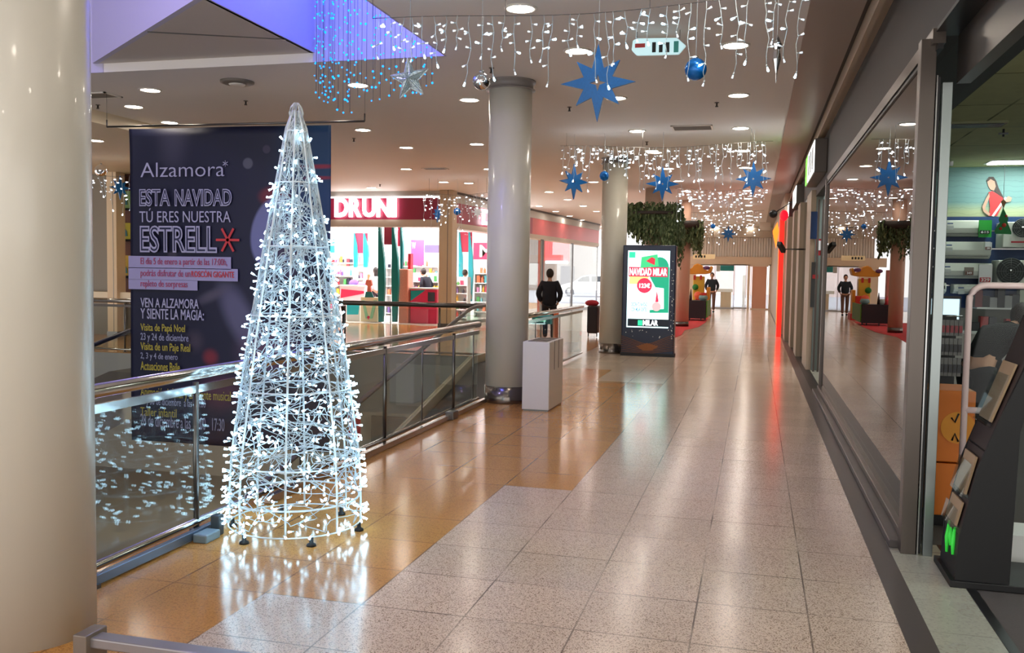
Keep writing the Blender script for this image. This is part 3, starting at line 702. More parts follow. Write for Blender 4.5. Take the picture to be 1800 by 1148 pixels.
# second row
Y2 = 14.5
garland([(-3.1, Y2, 3.60), (0.2, Y2, 3.60)], [0.02 + 0.95 * (k + random.uniform(-0.3, 0.3)) / 44 for k in range(45)], 'second row of white icicle lights, above the advertising totem', 9, (0.15, 0.7), 5, small=True, led=LEDFAR, supports=(0.03, 0.4, 0.9), lit=0.5)
for px, py, R_, ry, lb in ((1006, 318, 0.285, 0.75, 'blue eight-pointed star turned half sideways, between second and third columns'), (1163, 322, 0.275, 0.25, 'blue eight-pointed star hanging above the advertising totem'), (1324, 313, 0.28, -0.1, 'blue eight-pointed star hanging nearest the right-hand shop fronts')):
    x, z = xz(px, py, Y2); star(x, Y2 + 0.13, z, R_, CZ, lb, rz=ry, hole=0.07)
x, z = xz(1060, 308, Y2); ball(x, Y2 + 0.13, z, 0.078, CZ, 'small blue christmas ball in front of the top of the third column')
# rows further away
for Yk, x0, x1, n, lb in ((22.0, -1.9, 0.2, 26, 'third row of white icicle lights further down the mall'), (29.5, -3.6, 0.2, 30, 'fourth row of white icicle lights in front of the hanging plants'), (37.0, -4.4, 0.0, 30, 'last row of white icicle lights before the far doors')):
    garland([(x0, Yk, 3.6), (x1, Yk, 3.6)], [0.02 + 0.95 * (k + random.uniform(-0.3, 0.3)) / (n - 1) for k in range(n)], lb, int(Yk), (0.15, 0.75), 5, small=True, led=LEDFAR, lit=0.6)
x, z = xz(1280, 411, 29.5); star(x, 29.66, z, 0.27, CZ, 'small far blue star hanging in front of the grey curtain wall', hole=0.05)
x, z = xz(1253, 397, 29.5); ball(x, 29.66, z, 0.08, CZ, 'tiny far blue ball hanging left of the far blue star')
x, z = xz(1218, 405, 29.5); star(x, 29.66, z, 0.2, CZ, 'small white star hanging in front of the hanging plants', m=WHITE, hole=0.05)
x, z = xz(1185, 403, 29.5); ball(x, 29.66, z, 0.1, CZ, 'tiny far blue ball hanging above the advertising totem')
# row in front of the cosmetics shop
garland([(xz(742, 336, 21)[0], 21, 3.45), (xz(868, 345, 21)[0], 21, 3.45)], [(k + 0.3) / 20 for k in range(20)], 'white icicle lights hanging in front of the cosmetics shop sign', 33, (0.3, 0.85), 5, small=True, led=LEDFAR, lit=0.6, supports=(0.1, 0.9))
x, z = xz(800, 371, 21); ball(x, 21.16, z, 0.09, CZ, 'blue christmas ball hanging in front of the cosmetics shop sign')
x, z = xz(836, 372, 21); star(x, 21.16, z, 0.17, CZ, 'small white snowflake-like star beside the second shop sign', m=WHITE, hole=0.05)
x, z = xz(765, 376, 21); star(x, 21.16, z, 0.2, CZ, 'dark blue star seen edge-on before the corner pillar of the shop', rz=1.3, hole=0.05)
# row at far left
garland([(-13.2, 15.2, 3.35), (-10.9, 15.2, 3.35)], [(k + 0.3) / 16 for k in range(16)], 'white icicle lights at the far left beside the big column', 41, (0.2, 0.75), 5, small=True, led=LEDFAR, lit=0.6, supports=(0.7, 0.95))
x, z = xz(168, 298, 15.2); ball(x, 15.36, z, 0.12, 3.6, 'striped silver ball hanging at far left beside the big column', mat('silver_mirror'))
x, z = xz(211, 330, 17.0); star(x, 17.0, z, 0.26, 3.6, 'blue star seen edge-on in front of the sports shoe posters', rz=1.2, hole=0.05)

# ------------------------------------------------------------------ blue light curtain in the light well
t = thing('blue_light_curtain', 'curtain of tiny blue lights hanging from the light well beside the railing', 'light curtain', (-3.9, 8.8, 6.4))
rn = random.Random(8); blues = []
NS = 34
for k in range(NS):
    u = k / (NS - 1); x = -4.58 + u * 1.3; y = 8.98 - 0.5 * math.sin(PI * u) ** 0.8 + rn.uniform(-0.05, 0.05)
    zb = 3.36 - 0.20 * math.sin(PI * min(1, u * 1.15)) + rn.uniform(-0.05, 0.2)
    MB().tube([(x, y, 6.4), (x + rn.uniform(-.01, .01), y, (6.4 + zb) / 2), (x, y, zb)], 0.0022, 4).build('light_strand', mat('dark_cable', (60, 66, 90), 0.5), t)
    z = zb
    while z < 5.3: blues.append((x + rn.uniform(-0.02, 0.02), y + rn.uniform(-0.03, 0.03), z, rn.uniform(0.007, 0.0125))); z += rn.uniform(0.09, 0.2)
MB().tube([(-4.58 + u / 20 * 1.3, 8.98 - 0.5 * math.sin(PI * u / 20) ** 0.8 if 0 < u < 20 else 8.98, 6.4) for u in range(21)], 0.012, 6).build('hanging_rail', DSTEEL, t)
MB().tube([(-4.3, 8.8, 6.4), (-4.3, 9.2, 6.6)], 0.01, 6).build('hanger', DSTEEL, t); MB().tube([(-3.5, 8.8, 6.4), (-3.5, 9.2, 6.6)], 0.01, 6).build('hanger', DSTEEL, t)
blues.sort(key=lambda b: b[2])
for b in blues[:100]: MB().sphere(b[:3], b[3], 8).build('blue_bulb', LEDB, t)
mb = MB()
for b in blues[100:]: mb.sphere(b[:3], b[3], 6)
tag(mb.build('blue_bulbs', LEDB, t), None, None, kind='stuff')

# ceiling-hung lit sign
x, y, _ = atz(1157, 66, CZ)
t = thing('ceiling_sign', 'small lit white and teal sign hung under the ceiling beside the blue star', 'sign', (aty(1157, 82, 8.6)[0], 8.6, aty(1157, 82, 8.6)[2]))
SY = 8.6
m = MB(); pl = [aty(x, y, SY) for x, y in ((1110, 88), (1112, 71), (1119, 67), (1190, 66), (1206, 80), (1193, 95), (1119, 97))]; m.prism([(p[0], p[2]) for p in pl][::-1], SY, SY + 0.04); m.build('sign_board', mat('sign_lit', (200, 226, 226), 0.4, em=(170, 206, 212), es=0.55), t, bevel=0.01)
MB().pbox(1184, 72, 1193, 92, SY - 0.004, 0.004).build('teal_field', mat('sign_teal', (70, 170, 160), 0.4), t)
MB().pbox(1116, 76, 1134, 84, SY - 0.004, 0.004).build('red_mark', mat('sign_red', (200, 70, 70), 0.4), t)
for px in (1146, 1158, 1170): MB().pbox(px, 74, px + 7, 92, SY - 0.004, 0.004).build('black_figure', BLACK, t)
a = aty(1120, 68, SY); b = aty(1195, 68, SY)
for q in (a, b): MB().tube([q, (q[0], SY, CZ)], 0.003, 5).build('wire', DSTEEL, t)

# ------------------------------------------------------------------ white litter box
t = thing('litter_box', 'white box-shaped litter bin with slots in its top beside the second column', 'litter bin', (-2.35, 10.3, 0))
m = MB(); m.box((-2.50, 9.88, 0.015), (-2.19, 10.62, 0.78)); m.build('body', mat('bin_white', (214, 212, 204), 0.35), t, bevel=0.006)
MB().box((-2.49, 9.89, 0.0), (-2.20, 10.61, 0.02)).build('plinth', DSTEEL, t)
for k in range(3): MB().box((-2.455, 9.94 + k * 0.225, 0.779), (-2.235, 10.12 + k * 0.225, 0.784)).build('opening', BLACK, t)
for y in (10.13, 10.36): MB().box((-2.191, y - 0.004, 0.45), (-2.186, y + 0.004, 0.78)).build('door_gap', BLACK, t)

# ------------------------------------------------------------------ advertising totem
TYp = 17.33
t = thing('advertising_totem', 'tall navy digital advertising totem with a bright lit christmas poster', 'advertising totem', (-1.95, TYp, 0))
NAVY = mat('totem_navy', (24, 36, 66), 0.3); GOLD = mat('totem_gold_line', (150, 96, 60), 0.35, 0.5)
m = MB(); a = aty(1091, 626, TYp); b = aty(1184, 626, TYp); zt = aty(1142, 431, TYp)[2]
m.box((a[0], TYp, 0.0), (b[0], TYp + 0.28, zt)); m.build('case', NAVY, t, bevel=0.02)
def tp(x0, y0, x1, y1, m_, name='printed_field', d=0.004, off=0.008): return MB().pbox(x0, y0, x1, y1, TYp - off, d).build(name, m_, t)
def E_(n, c, s_=1.0): return mat(n, tuple(int(v * .4) for v in c), 0.4, em=c, es=s_)
tp(1101, 441, 1178, 575, E_('screen_white', (206, 246, 246), 1.5), 'screen', 0.01, 0.006)
def sp(x0, y0, x1, y1, c, n, s_=1.2, off=0.012): return tp(x0, y0, x1, y1, E_(n, c, s_), 'screen_picture', 0.003, off)
SG2 = 'scr_green'
m = MB(); pl = [aty(x, y, TYp) for x, y in [(1142, 550), (1175, 550), (1177, 470)] + [(1160 + 16 * math.cos(a), 470 - 18 * math.sin(a)) for a in [PI * k / 10 for k in range(0, 10)]] + [(1143, 488), (1152, 505), (1167, 507), (1167, 543), (1142, 545)]]
m.prism([(p[0], p[2]) for p in pl][::-1], TYp - 0.014, TYp - 0.011); m.build('screen_picture', E_('scr_green', (20, 150, 112), 1.0), t)
sp(1106, 443, 1117, 453, (40, 200, 140), 'scr_green2'); sp(1105, 470, 1174, 486, (190, 40, 70), 'scr_red', 1.1, 0.016); sp(1106, 486, 1140, 499, (240, 200, 120), 'scr_yel')
m = MB(); pl = [aty(x, y, TYp) for x, y in ((1128, 452), (1156, 447), (1158, 468), (1126, 471))]; m.prism([(p[0], p[2]) for p in pl][::-1], TYp - 0.02, TYp - 0.017); m.build('screen_picture', E_('scr_green3', (60, 190, 120), 1.0), t)
m = MB(); pl = [aty(x, y, TYp) for x, y in ((1136, 459), (1146, 452), (1152, 455), (1151, 466), (1144, 463))]; m.prism([(p[0], p[2]) for p in pl][::-1], TYp - 0.024, TYp - 0.021); m.build('screen_picture', E_('scr_red2', (210, 40, 60), 1.0), t)
EW = E_('scr_letter', (250, 250, 250), 1.6)
txt('NAVIDAD MILAR', (1107, 472, 1173, 484), TYp, EW, 'lettering', t, off=0.03, lift=0.019)
c = aty(1133, 502, TYp); MB().lathe([(0.0, 0), (0.142, 0), (0.142, 0.004), (0.0, 0.004)], (c[0], TYp - 0.022, c[2]), 28, axis='y', smooth=False).build('screen_picture', E_('scr_red3', (226, 40, 70), 1.2), t)
txt('123€', (1124, 498, 1143, 506), TYp, EW, 'lettering', t, off=0.03, lift=0.024)
txt('DECORA TU NAVIDAD', (1110, 532, 1138, 538), TYp, E_('scr_blue', (70, 130, 190), .8), 'lettering', t, off=0.02, lift=0.016); txt('CON MILAR SORTEO', (1110, 541, 1138, 547), TYp, E_('scr_blue'  , (70, 130, 190), .8), 'lettering', t, off=0.02, lift=0.016)
m = MB(); pl = [aty(x, y, TYp) for x, y in ((1152, 531), (1155, 510), (1158, 531))]; m.prism([(p[0], p[2]) for p in pl][::-1], TYp - 0.024, TYp - 0.021); m.build('screen_picture', E_('scr_red3', (226, 40, 70), 1.2), t)
c = aty(1154, 539, TYp); m = MB(); m.lathe([(0.06, 0), (0.085, 0), (0.085, 0.004), (0.06, 0.004)], (c[0], TYp - 0.024, c[2]), 24, axis='y', smooth=False); m.build('screen_picture', E_('scr_pink', (230, 170, 170), 1.0), t)
txt('Gastos de compra en tu tienda', (1107, 555, 1168, 559), TYp, E_('scr_grey', (190, 150, 160), .8), 'lettering', t, lift=0.016)
tp(1103, 562, 1176, 573, mat('totem_band', (24, 42, 62), 0.4), 'screen_band', 0.003, 0.012)
txt('MILAR', (1130, 563, 1157, 572), TYp, EW, 'lettering', t, off=0.03, lift=0.016); tp(1121, 563, 1129, 572, E_('scr_green2', (40, 200, 140)), 'screen_picture', 0.003, 0.018)
c0 = aty(1137, 609, TYp)
for k in range(9):
    m = MB(); y0 = 590 + k * 3.4
    pl = [aty(x, y, TYp) for x, y in ((1092, y0), (1128, y0 + 13 - k * 1.2), (1137, y0 + 15 - k * 1.5), (1146, y0 + 13 - k * 1.2), (1184, y0 - 1))]
    m.tube([(p[0], TYp - 0.002, p[2]) for p in pl], 0.0055, 5); m.build('gold_line', GOLD, t)
m = MB(); pl = [aty(x, y, TYp) for x, y in ((1118, 609), (1137, 603), (1158, 609), (1146, 616), (1130, 616))]; m.prism([(p[0], p[2]) for p in pl][::-1], TYp - 0.004, TYp - 0.001); m.build('gold_patch', mat('totem_gold', (160, 100, 60), 0.4, 0.3), t)
mb = MB(); rn = random.Random(2)
for k in range(46):
    px = rn.uniform(1180, 1186) if k < 34 else rn.uniform(1100, 1180); py = rn.uniform(455, 598) if k < 34 else rn.uniform(580, 596)
    c = aty(px - 1.5, py, TYp); mb.lathe([(0.0, 0), (rn.uniform(0.005, 0.011), 0), (0.005, 0.002), (0, 0.002)], (c[0], TYp - 0.003, c[2]), 8, axis='y', smooth=False)
tag(mb.build('printed_snow', WHITE, t), None, None, kind='stuff')
tp(1090, 623, 1185, 628, mat('totem_base', (20, 22, 30), 0.5), 'base_plate', 0.3, 0.012)
# ------------------------------------------------------------------ people
def skin_obj(name, nodes, edges, m, parent, root=0, sub=1, smooth=True):
    """nodes: list of (x,y,z,r) or (x,y,z,rx,ry)"""
    me = bpy.data.meshes.new(name); bm = bmesh.new(); ly = bm.verts.layers.skin.verify()
    vs = []
    for i, n in enumerate(nodes):
        v = bm.verts.new(n[:3]); v[ly].radius = (n[3], n[4] if len(n) > 4 else n[3]); v[ly].use_root = (i == root); vs.append(v)
    for a, b in edges: bm.edges.new((vs[a], vs[b]))
    bm.to_mesh(me); bm.free(); me.materials.append(m)
    o = bpy.data.objects.new(name, me); C.objects.link(o); o.parent = parent
    md = o.modifiers.new('skin', 'SKIN'); md.use_smooth_shade = True
    sb = o.modifiers.new('sub', 'SUBSURF'); sb.levels = sb.render_levels = sub
    return o
SKIN = mat('skin_tone', (206, 156, 128), 0.55); HAIRD = mat('dark_hair', (36, 28, 24), 0.6)
def person(label, loc, rz, H=1.7, bulk=1.0, coat=0.0, top=(30, 32, 42), legs=(40, 42, 56), hair=HAIRD, lean=0.0, arms='down', stride=0.12, longhair=False, cap=False, group=None):
    """faces local +y; lean tips the trunk forward about the hips"""
    k = H / 1.7
    t = thing('person', label, 'person', loc, rz, group)
    hip = Vector((0, 0, 0.93))
    def up(x, y, z):  # trunk point leaned forward about the hip
        v = Vector((x, y, z)) - hip; c, s = math.cos(lean), math.sin(lean)
        return hip + Vector((v.x, v.y * c + v.z * s, v.z * c - v.y * s))
    def K(v, *r): return (v[0] * k, v[1] * k, v[2] * k) + tuple(a * k for a in r)
    P = {}
    P['pel'] = Vector((0, 0, .95)); P['wai'] = up(0, 0, 1.08); P['che'] = up(0, 0, 1.28); P['nek'] = up(0, 0.0, 1.44); P['hed0'] = up(0, 0.015, 1.52)
    sh = [up(sx * 0.17, 0, 1.38) for sx in (-1, 1)]
    if arms == 'down': el = [up(sx * 0.235, -0.02, 1.11) for sx in (-1, 1)]; wr = [up(sx * 0.235, 0.06, 0.87) for sx in (-1, 1)]
    elif arms == 'front': el = [up(sx * 0.27, 0.0, 1.14) for sx in (-1, 1)]; wr = [up(sx * 0.12, 0.24, 1.10) for sx in (-1, 1)]
    elif arms == 'pocket': el = [up(sx * 0.27, -0.07, 1.14) for sx in (-1, 1)]; wr = [up(sx * 0.2, 0.05, 0.95) for sx in (-1, 1)]
    else: el = [sh[0] + Vector((-.03, .1, -.26)), sh[1] + Vector((.03, .1, -.26))]; wr = [e + Vector((0, .14, -.2)) for e in el]
    kn = [Vector((-0.1, stride * 0.6, 0.5)), Vector((0.1, -stride * 0.3, 0.5))]; an = [Vector((-0.1, stride, 0.09)), Vector((0.1, -stride, 0.09))]
    N = [K(P['pel'], .12, .09), K(P['wai'], .115, .08), K(P['che'], .135, .095), K(P['nek'], .052), K(P['hed0'], .05)]; E = [(0, 1), (1, 2), (2, 3), (3, 4)]
    for i in (0, 1):
        b = len(N); N += [K(sh[i], .05), K(el[i], .038), K(wr[i], .026)]; E += [(2, b), (b, b + 1), (b + 1, b + 2)]
        d = (wr[i] - el[i]).normalized(); pm = wr[i] + d * 0.06; N.append(K(pm, .032, .018)); E.append((b + 2, b + 3)); sd = Vector((0, 1, 0)).cross(d).normalized() if abs(d.y) < .9 else Vector((1, 0, 0))
        sd = d.cross(Vector((1, 0, 0))).normalized()
        for j, (o_, L_) in enumerate(((-.03, .07), (-.01, .085), (.01, .08), (.03, .06))):
            c = len(N); q = pm + sd * o_ + d * 0.03; N += [K(q, .009), K(q + d * L_ * 0.9, .007)]; E += [(b + 3, c), (c, c + 1)]
        c = len(N); q = wr[i] + d * 0.03 - sd * 0.035; N += [K(q, .010), K(q + d * .045 - sd * .02, .008)]; E += [(b + 2, c), (c, c + 1)]
        b = len(N); N += [K(Vector(((-.095, .095)[i], 0, .88)), .08), K(kn[i], .055), K(an[i], .036), K(an[i] + Vector((0, .13, -.05)), .035, .025)]; E += [(0, b), (b, b + 1), (b + 1, b + 2), (b + 2, b + 3)]
    body = skin_obj('body', N, E, SKIN, t)
    hc = up(0, 0.025, 1.60) * k
    m = MB(); m.sphere((hc.x, hc.y, hc.z), 0.1 * k, 20, 0, (0.78, 0.95, 1.15))
    fy = hc.y + 0.09 * k
    m.prism([(hc.x - .012 * k, hc.z - .03 * k), (hc.x + .012 * k, hc.z - .03 * k), (hc.x, hc.z + .02 * k)], fy, fy + 0.018 * k)
    for sx in (-1, 1): m.sphere((hc.x + sx * .078 * k, hc.y, hc.z - .005 * k), 0.02 * k, 8, 0, (0.5, 1, 1.4))
    m.build('head', SKIN, body, world=False)
    m = MB()
    for sx in (-1, 1): m.sphere((hc.x + sx * .028 * k, hc.y + .086 * k, hc.z + .012 * k), 0.009 * k, 8)
    m.box((hc.x - .02 * k, hc.y + .083 * k, hc.z - .055 * k), (hc.x + .02 * k, hc.y + .092 * k, hc.z - .049 * k), 0)
    m.build('face_features', mat('face_dark', (90, 40, 36), 0.5), body, world=False)
    m = MB(); m.sphere((hc.x, hc.y - .018 * k, hc.z + .022 * k), 0.108 * k, 18, 0, (0.84, 0.92, 1.08))
    if longhair: m.sphere((hc.x, hc.y - .06 * k, hc.z - .1 * k), 0.1 * k, 14, 0, (0.9, 0.5, 1.6))
    m.build('hair', hair, t, world=False)
    TM = mat('cloth_%d_%d_%d' % top, top, 0.85); LM = mat('cloth_%d_%d_%d' % legs, legs, 0.85)
    N = [K(P['pel'] + Vector((0, 0, -.06 - coat)), .158 * bulk, .128 * bulk), K(P['wai'], .15 * bulk, .12 * bulk), K(P['che'], .17 * bulk, .13 * bulk), K(up(0, 0, 1.40), .10, .085), K(up(0, 0, 1.46), .066)]; E = [(0, 1), (1, 2), (2, 3), (3, 4)]
    for i in (0, 1):
        b = len(N); N += [K(sh[i], .075 * bulk), K(el[i], .058 * bulk), K(wr[i], .043 * bulk)]; E += [(2, b), (b, b + 1), (b + 1, b + 2)]
    skin_obj('jacket', N, E, TM, t)
    N = [K(P['pel'] + Vector((0, 0, .02)), .145, .115)]; E = []
    for i in (0, 1):
        b = len(N); N += [K(Vector(((-.095, .095)[i], 0, .84)), .098), K(kn[i], .075), K(an[i] + Vector((0, 0, .01)), .058)]; E += [(0, b), (b, b + 1), (b + 1, b + 2)]
    skin_obj('trousers', N, E, LM, t)
    for i in (0, 1):
        a = an[i] * k; m = MB(); m.sphere((a.x, a.y + .06 * k, 0.045 * k), 0.05 * k, 14, 0, (0.95, 2.6, 0.9)); m.build('shoe', RUBBER, t, world=False)
    return t
person('person in a dark coat seen from behind beyond the railing, before the red shop front', (-4.46, 20.0, 0), 0.15, 1.62, bulk=1.28, coat=0.12, top=(24, 26, 36), legs=(28, 28, 36), arms='pocket')
x, y, _ = atz(1250, 549, 0)
person('distant person in a dark jacket walking towards us beside the orange ride', (x, y, 0), PI, 1.66, bulk=1.2, top=(36, 44, 54), legs=(110, 78, 66), arms='pocket', stride=0.2)
DSY = 26.5

# ------------------------------------------------------------------ cosmetics shop on the far side of the well
RED = mat('shop_fascia_red', (148, 34, 66), 0.35); RIM = mat('soffit_cream', (190, 176, 160), 0.5)
WB = mat('glowing_shop_white', (244, 244, 244), 0.5, em=(255, 252, 252), es=0.25)  # emission makes the shop walls and ceiling glow, though they are no lamps
DY = 24.2
f = MB(); f.pbox(150, 330, 792, 347.5, DY, 0.3, 0); f.pbox(150, 347.5, 792, 386, DY + 0.02, 0.25, 1); f.pbox(150, 386, 792, 397, DY + 0.01, 0.4, 2)
struct('wall_shop_fascia', f, [LGREY, RED, RIM])
A0 = Vector((-8.3, 24.35, 0)); A1 = Vector((-6.9, 41.0, 0)); ad = (A1 - A0).normalized()
def side(mb, s0, s1, z0, z1, th=0.15, mi=0, out=0.0):
    n = Vector((ad.y, -ad.x, 0)); p = A0 + ad * s0 + n * out; q = A0 + ad * s1 + n * out
    vs = [p, q, q - n * th, p - n * th]; mb.add([(v.x, v.y, z0) for v in vs] + [(v.x, v.y, z1) for v in vs], [(0, 3, 2, 1), (4, 5, 6, 7), (0, 1, 5, 4), (1, 2, 6, 5), (2, 3, 7, 6), (3, 0, 4, 7)], mi)
f = MB(); side(f, 0, 16.7, 3.50, 3.82, 0.3, 0, 0.02); side(f, 0, 7.2, 2.93, 3.52, 0.25, 1); side(f, 0, 16.7, 2.78, 2.93, 0.4, 2, 0.01)
side(f, 7.2, 16.7, 2.93, 3.50, 0.25, 3)
struct('wall_shop_side', f, [LGREY, RED, RIM, mat('pink_fascia', (206, 92, 96), 0.4)])
f = MB(); side(f, 0, 16.7, 3.74, 3.80, 0.05, 0, 0.06); struct('trim_4', f, [mat('dark_trim', (70, 62, 56), 0.4)])
# corner pillar and lettering
def pillar(px0, px1, Y, label, col=(196, 176, 146), d=0.4, top=3.8, name='square_pillar'):
    a = aty(px0, 560, Y)[0]; b = aty(px1, 560, Y)[0]
    t = thing(name, label, 'pillar', ((a + b) / 2, Y, 0)); pm = mat('pillar_%d' % col[0], col, 0.45)
    MB().box((a, Y, 0.0), (b, Y + d, top)).build('shaft', pm, t, bevel=0.01)
    MB().box((a - 0.01, Y - 0.01, 0.0), (b + 0.01, Y + d + 0.01, 0.1)).build('base_band', DSTEEL, t)
    MB().box(((a + b) / 2 + (b - a) * 0.14, Y - 0.006, 0.1), ((a + b) / 2 + (b - a) * 0.18, Y, top)).build('joint', DSTEEL, t)
    return t
pillar(770, 793, 24.0, 'square beige pillar at the corner of the cosmetics shop')
SIGN = mat('sign_letter_lit', (255, 255, 255), 0.4, em=(255, 255, 255), es=3.2)
t = thing('shop_sign', 'lit white shop lettering on the front of the dark red fascia', 'shop sign', (-10.5, DY, 3.2))
def letters(word, rect, Y, parent, m, off=0.0, **kw):
    n = len(word); ws = {'I': 0.42, 'M': 1.15, 'N': 1.02, 'D': 1.0, 'R': 0.92, 'U': 0.98}; tot = sum(ws.get(c, 0.9) for c in word); x = rect[0]; W_ = rect[2] - rect[0]
    for c in word:
        w_ = ws.get(c, 0.9) * W_ / tot; txt(c, (x + 0.8, rect[1], x + w_ - 0.8, rect[3]), Y, m, 'letter', parent, off=off, dep=0.05, lift=0.03, **kw); x += w_
letters('DRUNI', (589, 348, 699, 382), DY, t, SIGN, 0.035)
def side_fn(s0, s1, z0, z1, out=0.05):
    n = Vector((ad.y, -ad.x, 0))
    def f_(u, v, w_): p = A0 + ad * (s0 + u * (s1 - s0)) + n * (out + w_ * 0.04); return (p.x, p.y, z0 + v * (z1 - z0))
    return f_
t = thing('shop_sign', 'lit white shop lettering on the receding side fascia right of the pillar', 'shop sign', (-8.0, 27, 3.2))
for i, c in enumerate('DRUNI'): txt(c, None, 0, SIGN, 'letter', t, off=0.03, fn=side_fn(2.2 + i * 0.95, 3.0 + i * 0.95 - (0.45 if c == 'I' else 0), 2.99, 3.46))
# interior shell
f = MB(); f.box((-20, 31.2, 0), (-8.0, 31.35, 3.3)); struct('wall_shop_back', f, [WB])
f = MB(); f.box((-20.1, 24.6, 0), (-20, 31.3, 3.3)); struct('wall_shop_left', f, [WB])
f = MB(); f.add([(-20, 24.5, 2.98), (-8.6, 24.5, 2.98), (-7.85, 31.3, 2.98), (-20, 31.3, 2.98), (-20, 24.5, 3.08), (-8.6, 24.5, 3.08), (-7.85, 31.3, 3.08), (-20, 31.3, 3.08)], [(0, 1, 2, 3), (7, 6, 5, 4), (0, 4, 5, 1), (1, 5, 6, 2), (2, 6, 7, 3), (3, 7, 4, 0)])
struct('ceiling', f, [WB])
f = MB(); f.add([(-20, 24.5, 0.004), (-8.45, 24.5, 0.004), (-7.75, 31.3, 0.004), (-20, 31.3, 0.004)], [(0, 1, 2, 3)]); f.add([(-20, 24.5, 0.0), (-8.45, 24.5, 0.0), (-7.75, 31.3, 0.0), (-20, 31.3, 0.0)], [(3, 2, 1, 0)])
struct('floor', f, [mat('shop_floor_light', (222, 210, 200), 0.2)])
PANEL = mat('shop_light_panel', (255, 255, 255), 0.5, em=(255, 250, 252), es=14)
first = None
for i in range(5):
    for j in range(2):
        x = -17.5 + i * 2.1; y = 26.2 + j * 3.0
        if first is None:
            first = thing('ceiling_light_panel', 'square white light panel in the ceiling of the cosmetics shop', 'ceiling light', (x, y, 2.975), group='light panels of the cosmetics shop')
            MB().box((-0.6, -0.6, -0.03), (0.6, 0.6, -0.01)).build('diffuser', PANEL, first, world=False); MB().box((-0.64, -0.64, -0.012), (0.64, 0.64, 0)).build('frame', WHITE, first, world=False)
        else: c = copy_tree(first); c.location = (x, y, 2.975)
# tall teal blades and red banners
TEAL = mat('teal_display', (0, 120, 120), 0.4); CYAN = mat('cyan_display', (20, 176, 190), 0.4); MAG = mat('magenta_print', (216, 40, 84), 0.45); WINE = mat('wine_print', (150, 40, 70), 0.5); CORAL = mat('coral_print', (228, 120, 104), 0.5)
def blade(mb, x0, x1, y0, y1, Y, mi=0, d=0.12):
    w_ = x1 - x0
    pts = [(x0 + .05 * w_, y0), (x0 + .3 * w_, y0), (x1 - .1 * w_, y0 + (y1 - y0) * .35), (x1, y0 + (y1 - y0) * .6), (x1 - .3 * w_, y1), (x0 + .1 * w_, y1), (x0, y0 + (y1 - y0) * .6)]
    p = [aty(a, b, Y) for a, b in pts]; mb.prism([(q[0], q[2]) for q in p][::-1], Y, Y + d, mi=mi)
def blade_set(xs, y0, y1, Y, ban, label, m_, bm2):
    t = thing('display_arch', label, 'shop display', (aty((xs[0][0] + xs[-1][1]) / 2, 560, Y)[0], Y, 0))
    for a, b in xs: mb = MB(); blade(mb, a, b, y0, y1, Y); mb.build('blade', m_, t)
    if ban: MB().pbox(*ban, Y + 0.05, 0.03).build('hanging_panel', bm2, t)
    return t
blade_set([(664, 676), (688, 700)], 396, 566, 25.0, (675, 396, 690, 430), 'pair of tall teal tapered display panels with a wine-red panel between them', TEAL, WINE)
blade_set([(621, 628), (638, 647)], 410, 470, 27.5, (623, 410, 646, 445), 'small far pair of cyan tapered display panels with a red panel between', CYAN, MAG)
blade_set([(806, 813), (823, 831)], 408, 530, 28.4, (807, 408, 830, 443), 'pair of cyan tapered display panels right of the beige corner pillar', CYAN, MAG)
blade_set([(703, 708)], 396, 478, 25.6, (699, 396, 706, 433), 'narrow teal display panel with a red strip left of the coral column', TEAL, MAG)
def item(name, label, cat, x0, y0, x1, y1, Y, d, m_, group=None, bevel=0.0): return single(name, MB().pbox(x0, y0, x1, y1, Y, d), m_, label, cat, group, bevel=bevel)
def poster(label, x0, y0, x1, y1, Y, m_, s=None, trect=None, cat='poster', d=0.03):
    t = thing('shop_poster', label, cat, (aty((x0 + x1) / 2, y1, Y)[0], Y, aty(x0, y1, Y)[2])); MB().pbox(x0, y0, x1, y1, Y, d).build('board', m_, t)
    if s: txt(s, trect, Y, WHITE, 'lettering', t, off=0.02, lift=0.008)
    return t
poster('pink-red poster with a white letter M in the cosmetics shop, right of the pillar', 832, 427, 872, 456, 30.4, MAG, 'M', (843, 431, 866, 452))
poster('pink-red upright poster hanging inside the shop left of the pillar', 722, 422, 745, 466, 30, mat('pink_print', (230, 60, 110), 0.5), 'W', (724, 426, 731, 437))
poster('blue-edged white notice on the back wall of the shop', 588, 423, 612, 438, 31.0, WHITE, 'L-N', (590, 425, 609, 436))
item('wall_panel', 'cyan panel on the shop back wall beside the banner edge', 'panel', 570, 421, 587, 444, 31.0, 0.05, CYAN)
item('lintel_panel', 'grey-violet panel on the shop back wall', 'panel', 746, 431, 772, 444, 31.0, 0.05, mat('violet_grey', (120, 110, 150), 0.5))
item('display_column', 'rough coral-coloured display column in the shop entrance', 'display column', 700, 473, 717, 569, 25.2, 0.4, mat('coral_fur', (222, 142, 120), 0.8, noise=0.2, nscale=30), bevel=0.03)
item('display_column', 'red display column with a wider head beside the coral column', 'display column', 716, 446, 722, 567, 25.6, 0.2, mat('red_column', (206, 36, 60), 0.4))
def counter(label, x0, y0, x1, y1, Y, d, body, topm, acc=None):
    t = thing('shop_counter', label, 'shop counter', (aty((x0 + x1) / 2, y1, Y)[0], Y, 0))
    a = aty(x0, y1, Y); b = aty(x1, y0, Y); MB().box((a[0], Y, 0), (b[0], Y + d, b[2])).build('body', body, t, bevel=0.01)
    MB().box((a[0] - .03, Y - .03, b[2]), (b[0] + .03, Y + d + .03, b[2] + .04)).build('top', topm, t)
    if acc:
        p = [aty(x, y, Y) for x, y in acc[0]]; m = MB(); m.prism([(q[0], q[2]) for q in p][::-1], Y - 0.015, Y - 0.003); m.build('painted_panel', acc[1], t)
    return t
